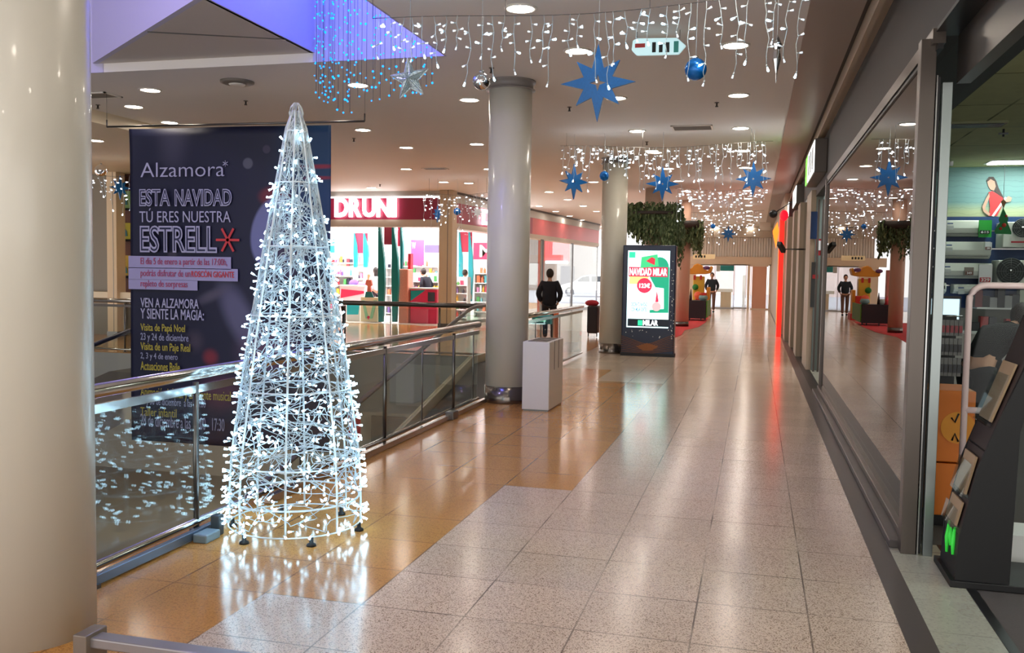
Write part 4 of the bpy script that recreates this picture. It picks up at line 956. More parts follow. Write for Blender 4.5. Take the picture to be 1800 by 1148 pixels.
counter('white shop counter with a slanted magenta panel near the railing end', 597, 504, 641, 560, 26.2, 0.45, mat('counter_pinkwhite', (240, 226, 232), 0.4), WHITE, (((600, 508), (640, 512), (640, 516), (599, 524)), MAG))
counter('low cyan shop counter left of the cardboard display stand', 609, 535, 633, 564, 25.4, 0.5, WHITE, WHITE, (((610, 536), (632, 536), (630, 553), (610, 553)), CYAN))
counter('red and teal promotional counter left of the beige pillar', 721, 509, 768, 566, 25.3, 0.7, MAG, WHITE, (((722, 511), (748, 510), (722, 529)), mat('teal_bright', (10, 150, 150), 0.4)))
t = thing('cardboard_stand', 'cream cardboard display stand with mint legs and a small red heart', 'display stand', (aty(648, 565, 25.1)[0], 25.1, 0))
MB().pbox(634, 523, 664, 565, 25.1, 0.3).build('base', mat('card_cream', (232, 222, 186), 0.6), t)
for q in (((636, 528), (641, 528), (648, 560), (643, 560)), ((657, 528), (663, 528), (655, 560), (650, 560))):
    p = [aty(x, y, 25.1) for x, y in q]; m = MB(); m.prism([(c[0], c[2]) for c in p][::-1], 25.085, 25.097); m.build('mint_stripe', mat('mint', (150, 210, 170), 0.6), t)
p = [aty(x, y, 25.1) for x, y in ((645, 557), (648, 555), (651, 557), (648, 562))]; m = MB(); m.prism([(c[0], c[2]) for c in p][::-1], 25.08, 25.09); m.build('heart', MAG, t)
m = MB(); p = [aty(x, y, 25.1) for x, y in ((643, 523), (645, 503), (641, 500), (643, 492), (651, 492), (653, 501), (650, 504), (653, 523))]; m.prism([(c[0], c[2]) for c in p][::-1], 25.14, 25.2); m.build('cutout_figure', mat('cutout_coral', (228, 120, 100), 0.6), t)
m = MB(); p = [aty(x, y, 25.1) for x, y in ((641, 523), (643, 513), (653, 513), (657, 523))]; m.prism([(c[0], c[2]) for c in p][::-1], 25.1, 25.13); m.build('teal_skirt', TEAL, t)
# shelves with boxes
pcols = [(230, 60, 100), (240, 240, 240), (40, 40, 60), (240, 180, 60), (90, 180, 190), (200, 120, 160), (70, 150, 80), (235, 120, 80), (180, 50, 60), (120, 90, 160)]
pm = [mat('carton_%d' % i, c, 0.45) for i, c in enumerate(pcols)]
protos = {}
def carton(x, y, z, w_, h, d, mi, shape):
    key = (mi, shape)
    if key not in protos:
        m = MB()
        if shape == 0: m.box((-.5, -.5, 0), (.5, .5, 1))
        else: m.lathe([(.5, 0), (.5, .68), (.2, .8), (.2, 1.0), (0, 1.0)], n=10)
        o = m.build('cosmetics_box' if shape == 0 else 'cosmetics_bottle', pm[mi], None)
        protos[key] = o; C.objects.unlink(o)
    o = protos[key].copy(); C.objects.link(o); o.location = (x, y, z); o.scale = (w_, d, h)
    tag(o, 'small coloured carton on a white cosmetics shelf' if shape == 0 else 'small coloured bottle on a white cosmetics shelf', 'box' if shape == 0 else 'bottle', 'cartons on the cosmetics shelves' if shape == 0 else 'bottles on the cosmetics shelves')
def gondola(label, x0, y0, x1, y1, Y, nsh, seed, fill=0.8, d=0.35, back=None):
    t = thing('shelf_unit', label, 'shelf', (aty((x0 + x1) / 2, y1, Y)[0], Y, 0))
    a = aty(x0, y1, Y); b = aty(x1, y0, Y); z0 = max(0, a[2]); rn = random.Random(seed)
    MB().box((a[0], Y + d - 0.03, 0), (b[0], Y + d, b[2])).build('back_panel', back or WHITE, t)
    for x in (a[0], b[0] - 0.03): MB().box((x, Y, 0), (x + 0.03, Y + d - 0.03, b[2])).build('side_panel', WHITE, t)
    hs = (b[2] - z0 - 0.1) / nsh
    for i in range(nsh):
        z = z0 + 0.1 + i * hs
        MB().box((a[0] + .03, Y, z - 0.03), (b[0] - .03, Y + d - 0.03, z)).build('shelf_board', WHITE, t)
        x = a[0] + 0.08
        while x < b[0] - 0.12:
            w_ = rn.uniform(0.06, 0.13); h = rn.uniform(0.4, 0.8) * hs
            if rn.random() < fill: carton(x + w_ / 2, Y + 0.1, z, w_ * 0.85, h, 0.09, rn.randrange(10), int(rn.random() < 0.4))
            x += w_ + 0.015
gondola('white shelf unit full of cosmetics behind the promotional counters, left', 586, 468, 622, 560, 27.6, 5, 1)
gondola('white shelf unit between the magenta counter and the teal panels', 640, 478, 664, 560, 27.4, 5, 2)
gondola('white shelf unit against the shop back wall seen between the teal panels', 676, 455, 690, 560, 29.2, 6, 3)
gondola('white shelf unit left of the beige pillar behind the promotional counter', 724, 480, 772, 560, 27.4, 5, 4)
gondola('low white shelf unit right of the beige pillar, below the cyan panels', 795, 487, 822, 563, 27.4, 5, 5)
gondola('white shelf unit further right below the poster with the letter M', 832, 464, 872, 552, 29.6, 5, 6)
gondola('tall white shelf unit along the shop back wall at the left', 572, 448, 640, 555, 30.6, 7, 7, 0.6)
gondola('tall white shelf unit along the shop back wall at the right', 700, 455, 772, 555, 30.7, 7, 8, 0.6)
person('woman with long dark hair standing in the shop left of the teal panels', (aty(660, 560, 27.0)[0], 27.0, 0), 0.9, 1.62, top=(226, 222, 226), legs=(60, 50, 60), arms='down', longhair=True)
person('shop visitor in black bending over behind the promotional counter', (aty(753, 560, 26.9)[0], 26.9, 0), 1.2, 1.66, top=(30, 32, 44), legs=(30, 30, 40), arms='front', lean=0.35)
person('dark-haired shop visitor right of the beige pillar behind the low shelves', (aty(816, 560, 28.1)[0], 28.1, 0), -0.6, 1.6, top=(90, 90, 104), legs=(60, 60, 80), arms='down')
MB().pbox(752, 514, 764, 530, 25.27, 0.02).build('dark_panel', mat('bag_dark', (52, 58, 70), 0.6), bpy.data.objects['shop_counter.002'])
for px, py, c, lb in ((620, 498, (130, 100, 180), 'violet cushion on the shelves above the magenta counter'), (634, 502, (230, 130, 150), 'pink cushion on the shelves above the magenta counter')):
    q = aty(px, py, 27.2); o = single('cushion', MB().sphere((q[0], 27.3, q[2]), 0.16, 14, 0, (1.1, .6, .8)), mat('cushion_%d' % c[0], c, 0.8), lb, 'cushion')

# side wall beyond the cosmetics shop: glass shop front and exit to the street
def sidebox(s0, s1, z0, z1, th, name, m_, parent=None, out=0.0):
    mb = MB(); side(mb, s0, s1, z0, z1, th, 0, out); return mb.build(name, m_, parent)
for i, (s0, s1, lb) in enumerate(((0.4, 4.2, 'glass shop-front pane right of the beige pillar'), (4.3, 8.4, 'glass shop-front pane left of the dark-coated person'), (8.5, 12.4, 'glass shop-front pane behind the dark-coated person'), (12.5, 16.6, 'glass shop-front pane in front of the white car'))):
    t = thing('shop_front_pane', lb, 'shop window', A0 + ad * s0)
    sidebox(s0 + .04, s1 - .04, 0.1, 2.74, 0.012, 'pane', CLEAR, t); sidebox(s0, s0 + 0.05, 0.0, 2.78, 0.06, 'frame_post', DSTEEL, t); sidebox(s1 - .05, s1, 0.0, 2.78, 0.06, 'frame_post', DSTEEL, t)
    sidebox(s0 + .05, s1 - .05, 0.0, 0.1, 0.06, 'frame_sill', DSTEEL, t)
RF = mat('red_interior', (206, 60, 70), 0.5)
item('wall_mirror_panel', 'red brick-like decorated panel behind the dark-coated person', 'panel', 944, 400, 957, 548, 34.0, 0.1, mat('red_brick', (180, 74, 62), 0.7, noise=0.35, nscale=6))
item('awning', 'red awning with a white lower edge seen through the glass shop front', 'awning', 957, 415, 998, 459, 44, 0.6, mat('awning_red', (226, 84, 96), 0.6, noise=0.12, nscale=5))
item('light_strip', 'white strip light beneath the red awning', 'light', 959, 459, 998, 463, 43.9, 0.1, mat('strip_lit', (255, 255, 255), 0.4, em=(255, 255, 255), es=3))
item('building_facade', 'grey building across the street seen above the white car', 'building', 880, 380, 1042, 519, 80, 3.0, mat('facade_grey', (132, 122, 118), 0.7, noise=0.35, nscale=0.5))
item('dark_shop_window', 'dark shop window across the street beside the white car', 'window', 985, 468, 1008, 508, 79, 0.5, mat('facade_dark', (56, 52, 66), 0.5))
f = MB(); f.box((-40, 46, -0.12), (-3.2, 83, -0.02)); struct('floor', f, [mat('street_asphalt', (150, 150, 160), 0.8, noise=0.1, nscale=1)])
# white car
CYc = 61.0; cx0 = aty(983, 520, CYc)[0]
t = thing('car', 'white hatchback car parked in the street, seen through the glass shop front', 'car', (cx0, CYc, -0.02))
def cprism(pts, y0, y1, m_, name, bevel=0.0):
    m = MB(); m.prism([(cx0 + a, -0.02 + b) for a, b in pts][::-1], y0, y1); return m.build(name, m_, t, bevel=bevel)
CW = mat('car_white', (236, 240, 246), 0.25, coat=0.5)
cprism([(0.0, 0.3), (0.02, 0.62), (0.15, 0.78), (0.95, 1.0), (1.5, 1.38), (2.0, 1.5), (3.2, 1.48), (3.7, 1.1), (3.95, 1.0), (3.98, 0.35), (3.6, 0.25), (0.2, 0.22)], CYc, CYc + 1.7, CW, 'car_body', 0.06)
cprism([(1.12, 1.03), (1.58, 1.35), (2.05, 1.42), (2.1, 1.03)], CYc - 0.01, CYc + 1.71, mat('car_glass', (60, 66, 72), 0.1), 'side_window'); cprism([(2.2, 1.03), (2.2, 1.42), (3.05, 1.4), (3.3, 1.05)], CYc - 0.01, CYc + 1.71, mat('car_glass'), 'side_window')
for a in (0.72, 3.2):
    m = MB(); m.lathe([(0.0, 0), (0.22, 0), (0.24, 0.02), (0.32, 0.03), (0.33, 0.08), (0.33, 0.2), (0.0, 0.2)], (cx0 + a, CYc - 0.03, 0.32), 24, axis='y'); w_ = m.build('wheel', RUBBER, t)
    m = MB(); m.lathe([(0.0, 0), (0.19, 0), (0.2, 0.02), (0, 0.02)], (cx0 + a, CYc - 0.045, 0.32), 18, axis='y'); m.build('hubcap', STEEL, w_)
MB().sphere((cx0 + 1.2, CYc - 0.08, 1.02), 0.09, 10, 0, (1, .8, .7)).build('wing_mirror', CW, t)
lamp('street_daylight', 'SUN', (-12, 60, 12), 3.0, (0.95, 0.98, 1.0), 0.1, rot=(math.radians(35), 0, math.radians(20))).data.angle = 0.5
# ------------------------------------------------------------------ far left: shop beyond the banner
LY = 17.5
f = MB(); f.pbox(120, 283, 300, 300, LY, 0.2, 0); f.pbox(120, 300, 191, 516, LY + 0.1, 0.1, 1); f.pbox(120, 516, 300, 522, LY - 0.2, 0.3, 0); f.pbox(60, 522, 470, 616, LY + 0.05, 0.1, 1)
f.pbox(300, 283, 301, 516, LY, 6.7, 1)
struct('wall_left_back', f, [CREAM, mat('left_panel_taupe', (128, 118, 102), 0.4)])
f = MB(); f.pbox(120, 281, 226, 285, LY - 0.02, 0.05, 0); struct('trim_5', f, [DSTEEL])
pillar(189, 206, LY - 0.3, 'narrow cream pillar at the far left beside the sports shoe posters', (222, 196, 160), 0.3, 3.62)
SPB = mat('sport_brown', (112, 66, 50), 0.6, noise=0.3, nscale=5)
t = thing('sports_shop_window', 'sports shop window display with yellow shoe posters at far left of the banner', 'shop window', (aty(216, 516, LY)[0], LY, 0))
MB().pbox(206, 285, 300, 516, LY + 0.25, 0.05).build('brown_backdrop', SPB, t)
YEL = mat('poster_yellow', (206, 196, 50), 0.5); SHO = mat('poster_shoe_teal', (60, 130, 140), 0.5)
for i, (y0, y1, c) in enumerate(((335, 366, (150, 190, 110)), (392, 421, (206, 196, 50)), (450, 486, (214, 180, 40)))):
    b = MB().pbox(206, y0, 300, y1, LY + 0.2, 0.03).build('shoe_poster', mat('shoeposter_%d' % i, c, 0.5), t)
    for k in range(3):
        x = 207 + k * 30; p = [aty(*q, LY + 0.19) for q in ((x, y1 - 8), (x + 6, y1 - 14), (x + 12, y1 - 20), (x + 16, y1 - 14), (x + 17, y1 - 6), (x + 2, y1 - 5))]
        m = MB(); m.prism([(q[0], q[2]) for q in p][::-1], LY + 0.185, LY + 0.195); m.build('printed_shoe', SHO, b)
    MB().pbox(206, y1, 300, y1 + 3, LY + 0.1, 0.15).build('shelf_board', BLACK, t)
MB().pbox(206, 300, 214, 330, LY + 0.1, 0.1).build('blue_figure_panel', mat('cyan_poster', (40, 140, 170), 0.5), t)

# ------------------------------------------------------------------ far end of the mall
EY = 44.0
f = MB(); f.pbox(1180, 400, 1368, 416, EY - 1, 1.2, 0); f.pbox(1180, 452, 1365, 465, EY, 0.3, 1); f.pbox(1312, 465, 1319, 548, EY, 0.3, 1); f.pbox(1350, 465, 1368, 548, EY, 0.3, 1); f.pbox(1190, 465, 1224, 548, EY, 0.3, 1)
struct('wall_far_end', f, [RIM, mat('far_wall_cream', (238, 214, 190), 0.5)])
m = MB(); a = aty(1200, 452, EY); b = aty(1360, 414, EY); n = 70; x0, x1 = a[0], b[0]
pts = []
for i in range(n + 1): pts.append((x0 + (x1 - x0) * i / n, EY + 0.1 + (0.05 if i % 2 else 0)))
vs = [(x, y, a[2]) for x, y in pts] + [(x, y, b[2] + .1) for x, y in pts] + [(x, y + .05, a[2]) for x, y in pts] + [(x, y + .05, b[2] + .1) for x, y in pts]; k = n + 1
m.add(vs, [q for i in range(n) for q in ((i, i + 1, k + i + 1, k + i), (2 * k + i, 3 * k + i, 3 * k + i + 1, 2 * k + i + 1), (i, 2 * k + i, 2 * k + i + 1, i + 1), (k + i, k + i + 1, 3 * k + i + 1, 3 * k + i))])
struct('window_1', m, [mat('corrugated_light', (236, 230, 224), 0.5)])
t = thing('direction_sign', 'cream rectangular sign above the ride at the far end', 'sign', (aty(1238, 455, 42)[0], 42, 3.0)); MB().pbox(1218, 447, 1257, 455, 42, 0.1).build('board', mat('sign_cream', (232, 206, 160), 0.5, em=(240, 210, 160), es=0.15), t)
for k in range(4): MB().pbox(1222 + k * 5, 449, 1225 + k * 5, 453, 41.99, 0.01).build('figure', BLACK, t)
p0, p1 = aty(1222, 447, 42), aty(1253, 447, 42)
for p in (p0, p1): MB().tube([p, (p[0], 42, CZ)], 0.01, 5).build('hanger', DSTEEL, t)
def door_(name, x0, y0, x1, y1, Y, frame, pane, handle=True, mid=None):
    m = MB(); w_ = 1.6
    m.pbox(x0, y0, x0 + w_, y1, Y, 0.08); m.pbox(x1 - w_, y0, x1, y1, Y, 0.08); m.pbox(x0, y0, x1, y0 + w_, Y, 0.08); m.pbox(x0, y1 - w_ * 1.5, x1, y1, Y, 0.08)
    if mid: m.pbox(x0, mid, x1, mid + w_, Y, 0.08)
    o = m.build(name, frame); o['kind'] = 'structure'
    MB().pbox(x0 + w_, y0 + w_, x1 - w_, y1 - w_ * 1.5, Y + 0.03, 0.015).build('pane', pane, o)
    if handle: MB().pbox(x0 + 3, (y0 + y1) / 2 - 3, x0 + 3.6, (y0 + y1) / 2 + 10, Y - 0.05, 0.04).build('handle', STEEL, o)
    return o
ALU = mat('door_alu', (176, 176, 178), 0.35, 0.6)
door_('door_1', 1224, 465, 1256, 543, EY, ALU, CLEAR); door_('door_2', 1256, 465, 1290, 543, EY, ALU, CLEAR); door_('door_3', 1290, 465, 1312, 543, EY, ALU, CLEAR)
door_('door_4', 1319, 467, 1350, 545, EY, mat('door_cream', (236, 208, 184), 0.45), mat('door_panel_orange', (226, 166, 138), 0.5))
item('transom_sign', 'teal sign strip over the glass doors at the far end', 'sign', 1266, 467, 1290, 476, EY - 0.1, 0.08, mat('far_teal', (30, 140, 140), 0.5))
item('notice_board', 'small grey notice beside the teal sign at the far doors', 'notice', 1259, 466, 1266, 477, EY - 0.1, 0.06, LGREY)
t = thing('fair_counter', 'pale box counter behind the far glass doors', 'counter', (aty(1276, 540, 46)[0], 46, 0)); MB().pbox(1266, 512, 1285, 541, 46.0, 0.8).build('body', mat('counter_tan', (196, 176, 150), 0.5), t); MB().pbox(1258, 508, 1288, 513, 45.95, 0.9).build('cloth', WHITE, t)
item('white_flag', 'white feather-shaped flag standing outside the far doors', 'flag', 1304, 484, 1311, 543, 47, 0.05, WHITE)
item('white_van', 'pale vehicle outside seen low through the far glass doors', 'vehicle', 1290, 525, 1318, 542, 52, 1.6, mat('van_white', (230, 232, 238), 0.4), bevel=0.15)
f = MB(); f.box((-3.2, 46, -0.12), (20, 83, -0.02)); struct('floor', f, [mat('street_asphalt')])
item('street_building', 'pinkish building across the street behind the far doors', 'building', 1180, 440, 1330, 520, 78, 3.0, mat('facade_pink', (196, 176, 172), 0.7, noise=0.2, nscale=0.6))
# red carpet, black table, ride
m = MB(); cpts = [atz(*p, 0.0)[:2] for p in ((1150, 592), (1180, 596), (1198, 589), (1203, 581), (1228, 575), (1240, 567), (1245, 559), (1150, 556))]
m.prism(cpts[::-1], 0.0, 0.008, 'xy'); single('red_carpet', m, mat('carpet_red', (196, 40, 44), 0.9, noise=0.1, nscale=20), 'red carpet on the floor beside the black table, right of the totem', 'carpet')
BTY = atz(1219, 564, 0)[1]
t = thing('black_table', 'low black table with thin legs standing on the red carpet', 'table', (aty(1217, 564, BTY)[0], BTY, 0))
TBK = mat('table_black', (34, 26, 34), 0.5)
MB().pbox(1195, 529, 1241, 559, BTY, 1.0).build('cloth_front', TBK, t)
for px in (1196, 1211, 1231, 1238): MB().pbox(px, 559, px + 2, 563.4, BTY, 0.06).build('leg', TBK, t)
a_ = aty(1241, 559, BTY); MB().box((a_[0], BTY, 0.12), (a_[0] + 0.03, BTY + 2.6, aty(1241, 529, BTY)[2])).build('green_side_panel', mat('table_green', (80, 130, 30), 0.5), t)
def table_things(px, py, r, h, c, name, label, cone=False):
    a = aty(px, 529, BTY + 0.3); m = MB(); zt_ = aty(px, 529, BTY)[2]
    m.lathe([(r, 0), (r * (0.7 if cone else 1.0), h * .5), (0.01, h)] if cone else [(r * .5, 0), (r, h * .4), (r * .8, h), (0, h)], (a[0], BTY + 0.3, zt_), 12)
    return single(name, m, mat('tt_%s' % name, c, 0.5), label, name.replace('_', ' '))
table_things(1201, 520, 0.09, 0.32, (196, 50, 56), 'gnome_figure', 'small red pointed christmas gnome at the left end of the black table', True)
table_things(1208, 520, 0.09, 0.2, (190, 200, 196), 'glass_ornament', 'pale round ornament on the black table beside the red gnome')
table_things(1214, 520, 0.05, 0.4, (60, 40, 36), 'dark_statuette', 'thin dark statuette in the middle of the black table', True)
table_things(1236, 520, 0.16, 0.18, (120, 150, 150), 'bowl', 'grey-green bowl at the right end of the black table')
RY = atz(1238, 559, 0)[1] + 1.5
OR = mat('ride_orange', (226, 150, 40), 0.45); RD = mat('ride_red', (206, 50, 40), 0.45); YE = mat('ride_yellow', (230, 190, 60), 0.45); PU = mat('ride_purple', (110, 60, 110), 0.5); GR = mat('ride_green', (30, 130, 50), 0.5)
t = thing('coin_ride', 'orange and yellow castle-shaped children\'s coin ride behind the black table', 'coin ride', (aty(1226, 559, RY)[0], RY, 0))
def rp(x0, y0, x1, y1, d, m_, n, off=0.0, bevel=0.03): return MB().pbox(x0, y0, x1, y1, RY + off, d).build(n, m_, t, bevel=bevel)
rp(1213, 545, 1249, 559, 1.0, RD, 'base'); rp(1217, 486, 1238, 546, 0.5, YE, 'tower', 0.3); rp(1241, 505, 1248, 546, 0.6, OR, 'side_pod', 0.1); rp(1222, 515, 1242, 530, 0.5, RD, 'seat_body', -0.1)
m = MB(); p = [aty(x, y, RY) for x, y in ((1205, 481), (1203, 468), (1210, 474), (1217, 470), (1219, 466), (1226, 463), (1233, 466), (1236, 473), (1244, 476), (1249, 467), (1252, 470), (1249, 480), (1238, 482), (1215, 482))]
m.prism([(q[0], q[2]) for q in p][::-1], RY + 0.1, RY + 0.9); m.build('castle_roof', OR, t, bevel=0.03)
for px, py in ((1207, 472), (1242, 471)): c = aty(px, py, RY); MB().sphere((c[0], RY + 0.05, c[2]), 0.11, 12, 0, (1.2, .6, .7)).build('purple_turret_cap', PU, t)
c = aty(1222, 505, RY); MB().sphere((c[0], RY + 0.1, c[2]), 0.12, 12).build('green_knob', GR, t)
for px in (1219, 1230): rp(px, 484, px + 4, 492, 0.05, RD, 'window', 0.26, 0.0)
c = aty(1227, 519, RY); MB().sphere((c[0], RY - 0.1, c[2]), 0.15, 12).build('orange_ball', mat('ride_coral', (236, 100, 60), 0.5), t)
# planter with hanging greenery round the column behind the totem
PY = 24.0
t = thing('hanging_planter', 'big ring planter of trailing green plants round the column behind the totem', 'hanging plant', (aty(1150, 400, PY)[0], PY, 2.9))
pcx, pcz = aty(1150, 372, PY)[0], aty(1150, 372, PY)[2]
m = MB(); m.lathe([(0.30, 0.0), (0.60, 0.0), (0.62, 0.03), (0.62, 0.08), (0.30, 0.08)], (pcx, PY, pcz - 0.1), 28); m.build('ring_tray', mat('planter_dark', (50, 46, 44), 0.6), t)
LEAF = mat('trailing_leaf', (76, 98, 62), 0.6, noise=0.4, nscale=12); LEAF2 = mat('trailing_leaf_light', (120, 140, 98), 0.6)
def foliage(cx, cy, z0, z1, rx, ry, n, seed, parent, name='trailing_foliage', prof=None):
    rn = random.Random(seed); m = MB()
    for i in range(n):
        a = rn.uniform(0, 2 * PI); top = rn.uniform(z0 - 0.15, z0 + 0.12); L = rn.uniform(0.3, 1.0) * (z0 - z1) * (prof(math.cos(a)) if prof else 1.0)
        x = cx + math.cos(a) * rx * rn.uniform(.75, 1.1); y = cy + math.sin(a) * ry * rn.uniform(.75, 1.1); z = top
        while z > top - L:
            s_ = rn.uniform(0.035, 0.075); dx, dy = rn.uniform(-.05, .05), rn.uniform(-.05, .05); b = rn.uniform(0, 2 * PI); ux, uy = math.cos(b) * s_, math.sin(b) * s_
            c = Vector((x + dx, y + dy, z)); m.add([c, c + Vector((ux, uy, -s_ * .4)), c + Vector((ux * .4, uy * .4, -s_ * 1.8)), c + Vector((-uy * .5, ux * .5, -s_ * .8))], [(0, 1, 2), (0, 2, 3)], int(rn.random() < .25)); z -= rn.uniform(0.03, 0.06)
    o = m.build(name, [LEAF, LEAF2], parent); tag(o, None, None, kind='stuff')
foliage(pcx, PY, pcz + 0.12, pcz - 1.35, 0.66, 0.5, 430, 3, t, prof=lambda c: 0.75 + 0.3 * c)
a = aty(1215, 372, 28); t = thing('hanging_planter', 'smaller ring planter of trailing plants right of the larger one', 'hanging plant', (a[0], 28, 2.9))
a = aty(1203, 400, 28)
m = MB(); m.lathe([(0.22, 0), (0.46, 0), (0.5, 0.2), (0.22, 0.2)], (a[0], 28, a[2] - 0.02), 24); m.build('ring_tray', mat('planter_dark'), t)
foliage(a[0], 28, a[2] + 0.1, a[2] - 0.75, 0.5, 0.4, 160, 5, t)
def rcol(x, y, r, label, c):
    t = thing('round_column', label, 'column', (x, y, 0)); cm = mat('far_column_%d' % c[0], c, 0.4)
    MB().lathe([(r, 0), (r, CZ)], n=40).build('shaft', cm, t, world=False); MB().lathe([(r + .005, 0), (r + .005, .15), (r, .15)], n=40).build('base_band', DSTEEL, t, world=False)
rcol(pcx, PY, 0.24, 'round column wrapped by the large planter behind the totem', (200, 178, 160)); rcol(a[0], 28, 0.2, 'slim pinkish column under the smaller planter behind the black table', (206, 170, 150))
item('pink_partition', 'pinkish wall strip between the totem and the black table', 'partition', 1186, 470, 1198, 556, 34, 0.4, mat('pink_wall', (206, 130, 120), 0.5))
t = thing('red_armchair', 'black seat with a red cushion behind the railing, left of the third column', 'seat', (aty(1040, 590, 22)[0], 22, 0))
MB().pbox(1031, 538, 1051, 586, 22, 0.5).build('body', TBK, t, bevel=0.04); a = aty(1040, 533, 22.2); MB().sphere((a[0], 22.25, a[2]), 0.16, 14, 0, (1.1, 1, .5)).build('red_cushion', mat('cushion_red', (180, 30, 50), 0.7), t)
for px in (1033, 1048): MB().pbox(px, 586, px + 1.5, 592, 22, 0.05).build('leg', TBK, t)
t = thing('info_screen', 'small dark screen with a turquoise frame behind the railing right of the second column', 'screen', (aty(954, 570, 17.15)[0], 17.15, 0))
MB().pbox(935, 556, 968, 569, 17.15, 0.04).build('screen', mat('info_dark', (20, 60, 60), 0.4, em=(20, 90, 80), es=.3), t); MB().pbox(933, 554, 970, 556.5, 17.14, 0.06).build('frame', mat('info_frame', (90, 190, 200), 0.4), t); MB().pbox(967, 556, 970, 570, 17.14, 0.06).build('frame', mat('info_frame'), t)
MB().pbox(949, 569, 951, 622, 17.15, 0.04).build('stand_pole', DSTEEL, t)
MB().pbox(941, 560, 960, 565, 17.14, 0.006).build('green_mark', mat('info_green', (90, 200, 150), .4, em=(90, 200, 150), es=.4), t)
item('orange_sign_post', 'orange upright sign panel behind the railing glass right of the second column', 'sign', 972, 548, 981, 618, 17.5, 0.06, mat('orange_panel', (220, 96, 40), 0.5))
# ------------------------------------------------------------------ shop fronts on the right
t = thing('shop_window', 'long dark reflecting shop window on the right between two bronze posts', 'shop window', (0.9, 5.6, 0))
MB().box((0.895, 5.56, 0.09), (0.905, 12.88, 2.80)).build('pane', SHOPPANE, t)
MB().box((0.79, 5.56, 0.0), (0.93, 12.95, 0.045)).build('stone_step', DARKSTONE, t, bevel=0.005)
MB().box((0.855, 5.56, 0.045), (0.93, 12.95, 0.09)).build('sill', BRONZE, t, bevel=0.004)
MB().box((0.838, 5.46, 0.0), (0.918, 5.56, 2.86)).build('post', BRONZE, t, bevel=0.003); MB().box((0.87, 12.88, 0.0), (0.95, 12.98, 2.86)).build('post', BRONZE, t, bevel=0.003)
MB().box((0.885, 5.56, 2.78), (0.925, 12.88, 2.80)).build('top_bead', BLACK, t)
t = thing('sliding_door', 'edge of the open glass sliding door beside the bronze post at right', 'door', (1.0, 5.5, 0))
MB().box((0.921, 5.45, 0.0), (0.928, 5.55, 2.66)).build('track_rib', STEEL, t); MB().box((0.930, 5.50, 0.0), (0.950, 5.55, 2.66)).build('dark_gap_strip', BLACK, t); MB().box((0.953, 5.45, 0.0), (1.003, 5.50, 2.62)).build('stile', mat('door_stile_alu', (150, 158, 156), 0.3, 0.8), t, bevel=0.002)  # black strip put in the gap beside the stile to stand for its darkness
MB().box((0.975, 5.5, 0.03), (0.983, 6.4, 2.6)).build('pane', glass('acrylic_faint', (250, 252, 251), ior=1.3, k=.5), t)
f = MB(); f.box((1.06, -2, 2.95), (1.53, 12.5, 3.2), 0)
struct('trim_6', f, [mat('shop_dark_soffit', (56, 54, 52), 0.6)])
GC = floor_mat('shop_ceiling_tiles', (196, 198, 146), (192, 194, 142), 0.1, 10, 0.8, gx=1.53, gy=0.5, tile=1.2, grout=(110, 112, 76), lo=0.97, mort=0.012)
f = MB(); f.box((1.53, -2, 2.95), (7, 12.5, 3.1)); struct('ceiling', f, [GC])
SW = mat('shop_side_wall', (140, 140, 130), 0.6)
f = MB(); f.box((7, -2, 0), (7.1, 12.5, 3.1)); f.box((0.95, 12.501, 0), (7, 12.6, 2.34)); struct('wall_shop_right', f, [SW])
QY = 12.5
# printed mural over the wall
t = thing('wall_mural', 'pale teal printed mural with a woman in a red dress above the air conditioners', 'mural', (2.6, QY, 2.3))
mu_ = bpy.data.materials.new('mural_print'); mu_.use_nodes = True; nt = mu_.node_tree; b_ = nt.nodes['Principled BSDF']
tc = nt.nodes.new('ShaderNodeNewGeometry'); sx_ = nt.nodes.new('ShaderNodeSeparateXYZ'); nt.links.new(tc.outputs['Position'], sx_.inputs[0])
cr = nt.nodes.new('ShaderNodeValToRGB'); mr = nt.nodes.new('ShaderNodeMapRange'); mr.inputs['From Min'].default_value = 2.33; mr.inputs['From Max'].default_value = 2.95; nt.links.new(sx_.outputs['Z'], mr.inputs['Value']); nt.links.new(mr.outputs[0], cr.inputs['Fac'])
cr.color_ramp.elements[0].color = (*lin((176, 186, 146)), 1); cr.color_ramp.elements[0].position = 0.12; cr.color_ramp.elements[1].color = (*lin((118, 158, 158)), 1); cr.color_ramp.elements[1].position = 0.3
wv = nt.nodes.new('ShaderNodeTexWave'); wv.bands_direction = 'Z'; wv.inputs['Scale'].default_value = 5; wv.inputs['Distortion'].default_value = 6; wv.inputs['Detail'].default_value = 3; nt.links.new(tc.outputs['Position'], wv.inputs['Vector'])
r_ = nt.nodes.new('ShaderNodeMapRange'); r_.inputs['From Min'].default_value = 0.0; r_.inputs['From Max'].default_value = 0.12; r_.inputs['To Min'].default_value = 0.88; nt.links.new(wv.outputs['Fac'], r_.inputs['Value'])
mx = nt.nodes.new('ShaderNodeMix'); mx.data_type = 'RGBA'; mx.blend_type = 'MULTIPLY'; mx.inputs['Factor'].default_value = 1; nt.links.new(cr.outputs[0], mx.inputs[6]); nt.links.new(r_.outputs[0], mx.inputs[7]); nt.links.new(mx.outputs[2], b_.inputs['Base Color'])
MB().box((0.95, QY, 2.34), (6.9, QY + 0.05, 2.95)).build('print', mu_, t)
def flat(pts, Y, m_, name, parent, lift=0.004, d=0.003):
    p = [aty(x, y, Y) for x, y in pts]; mb = MB(); mb.prism([(q[0], q[2]) for q in p][::-1], Y - lift - d, Y - lift); return mb.build(name, m_, parent)
PS = mat('printed_skin', (206, 160, 140), 0.6); PR = mat('printed_red', (206, 60, 64), 0.6); PH = mat('printed_hair', (74, 62, 60), 0.6)
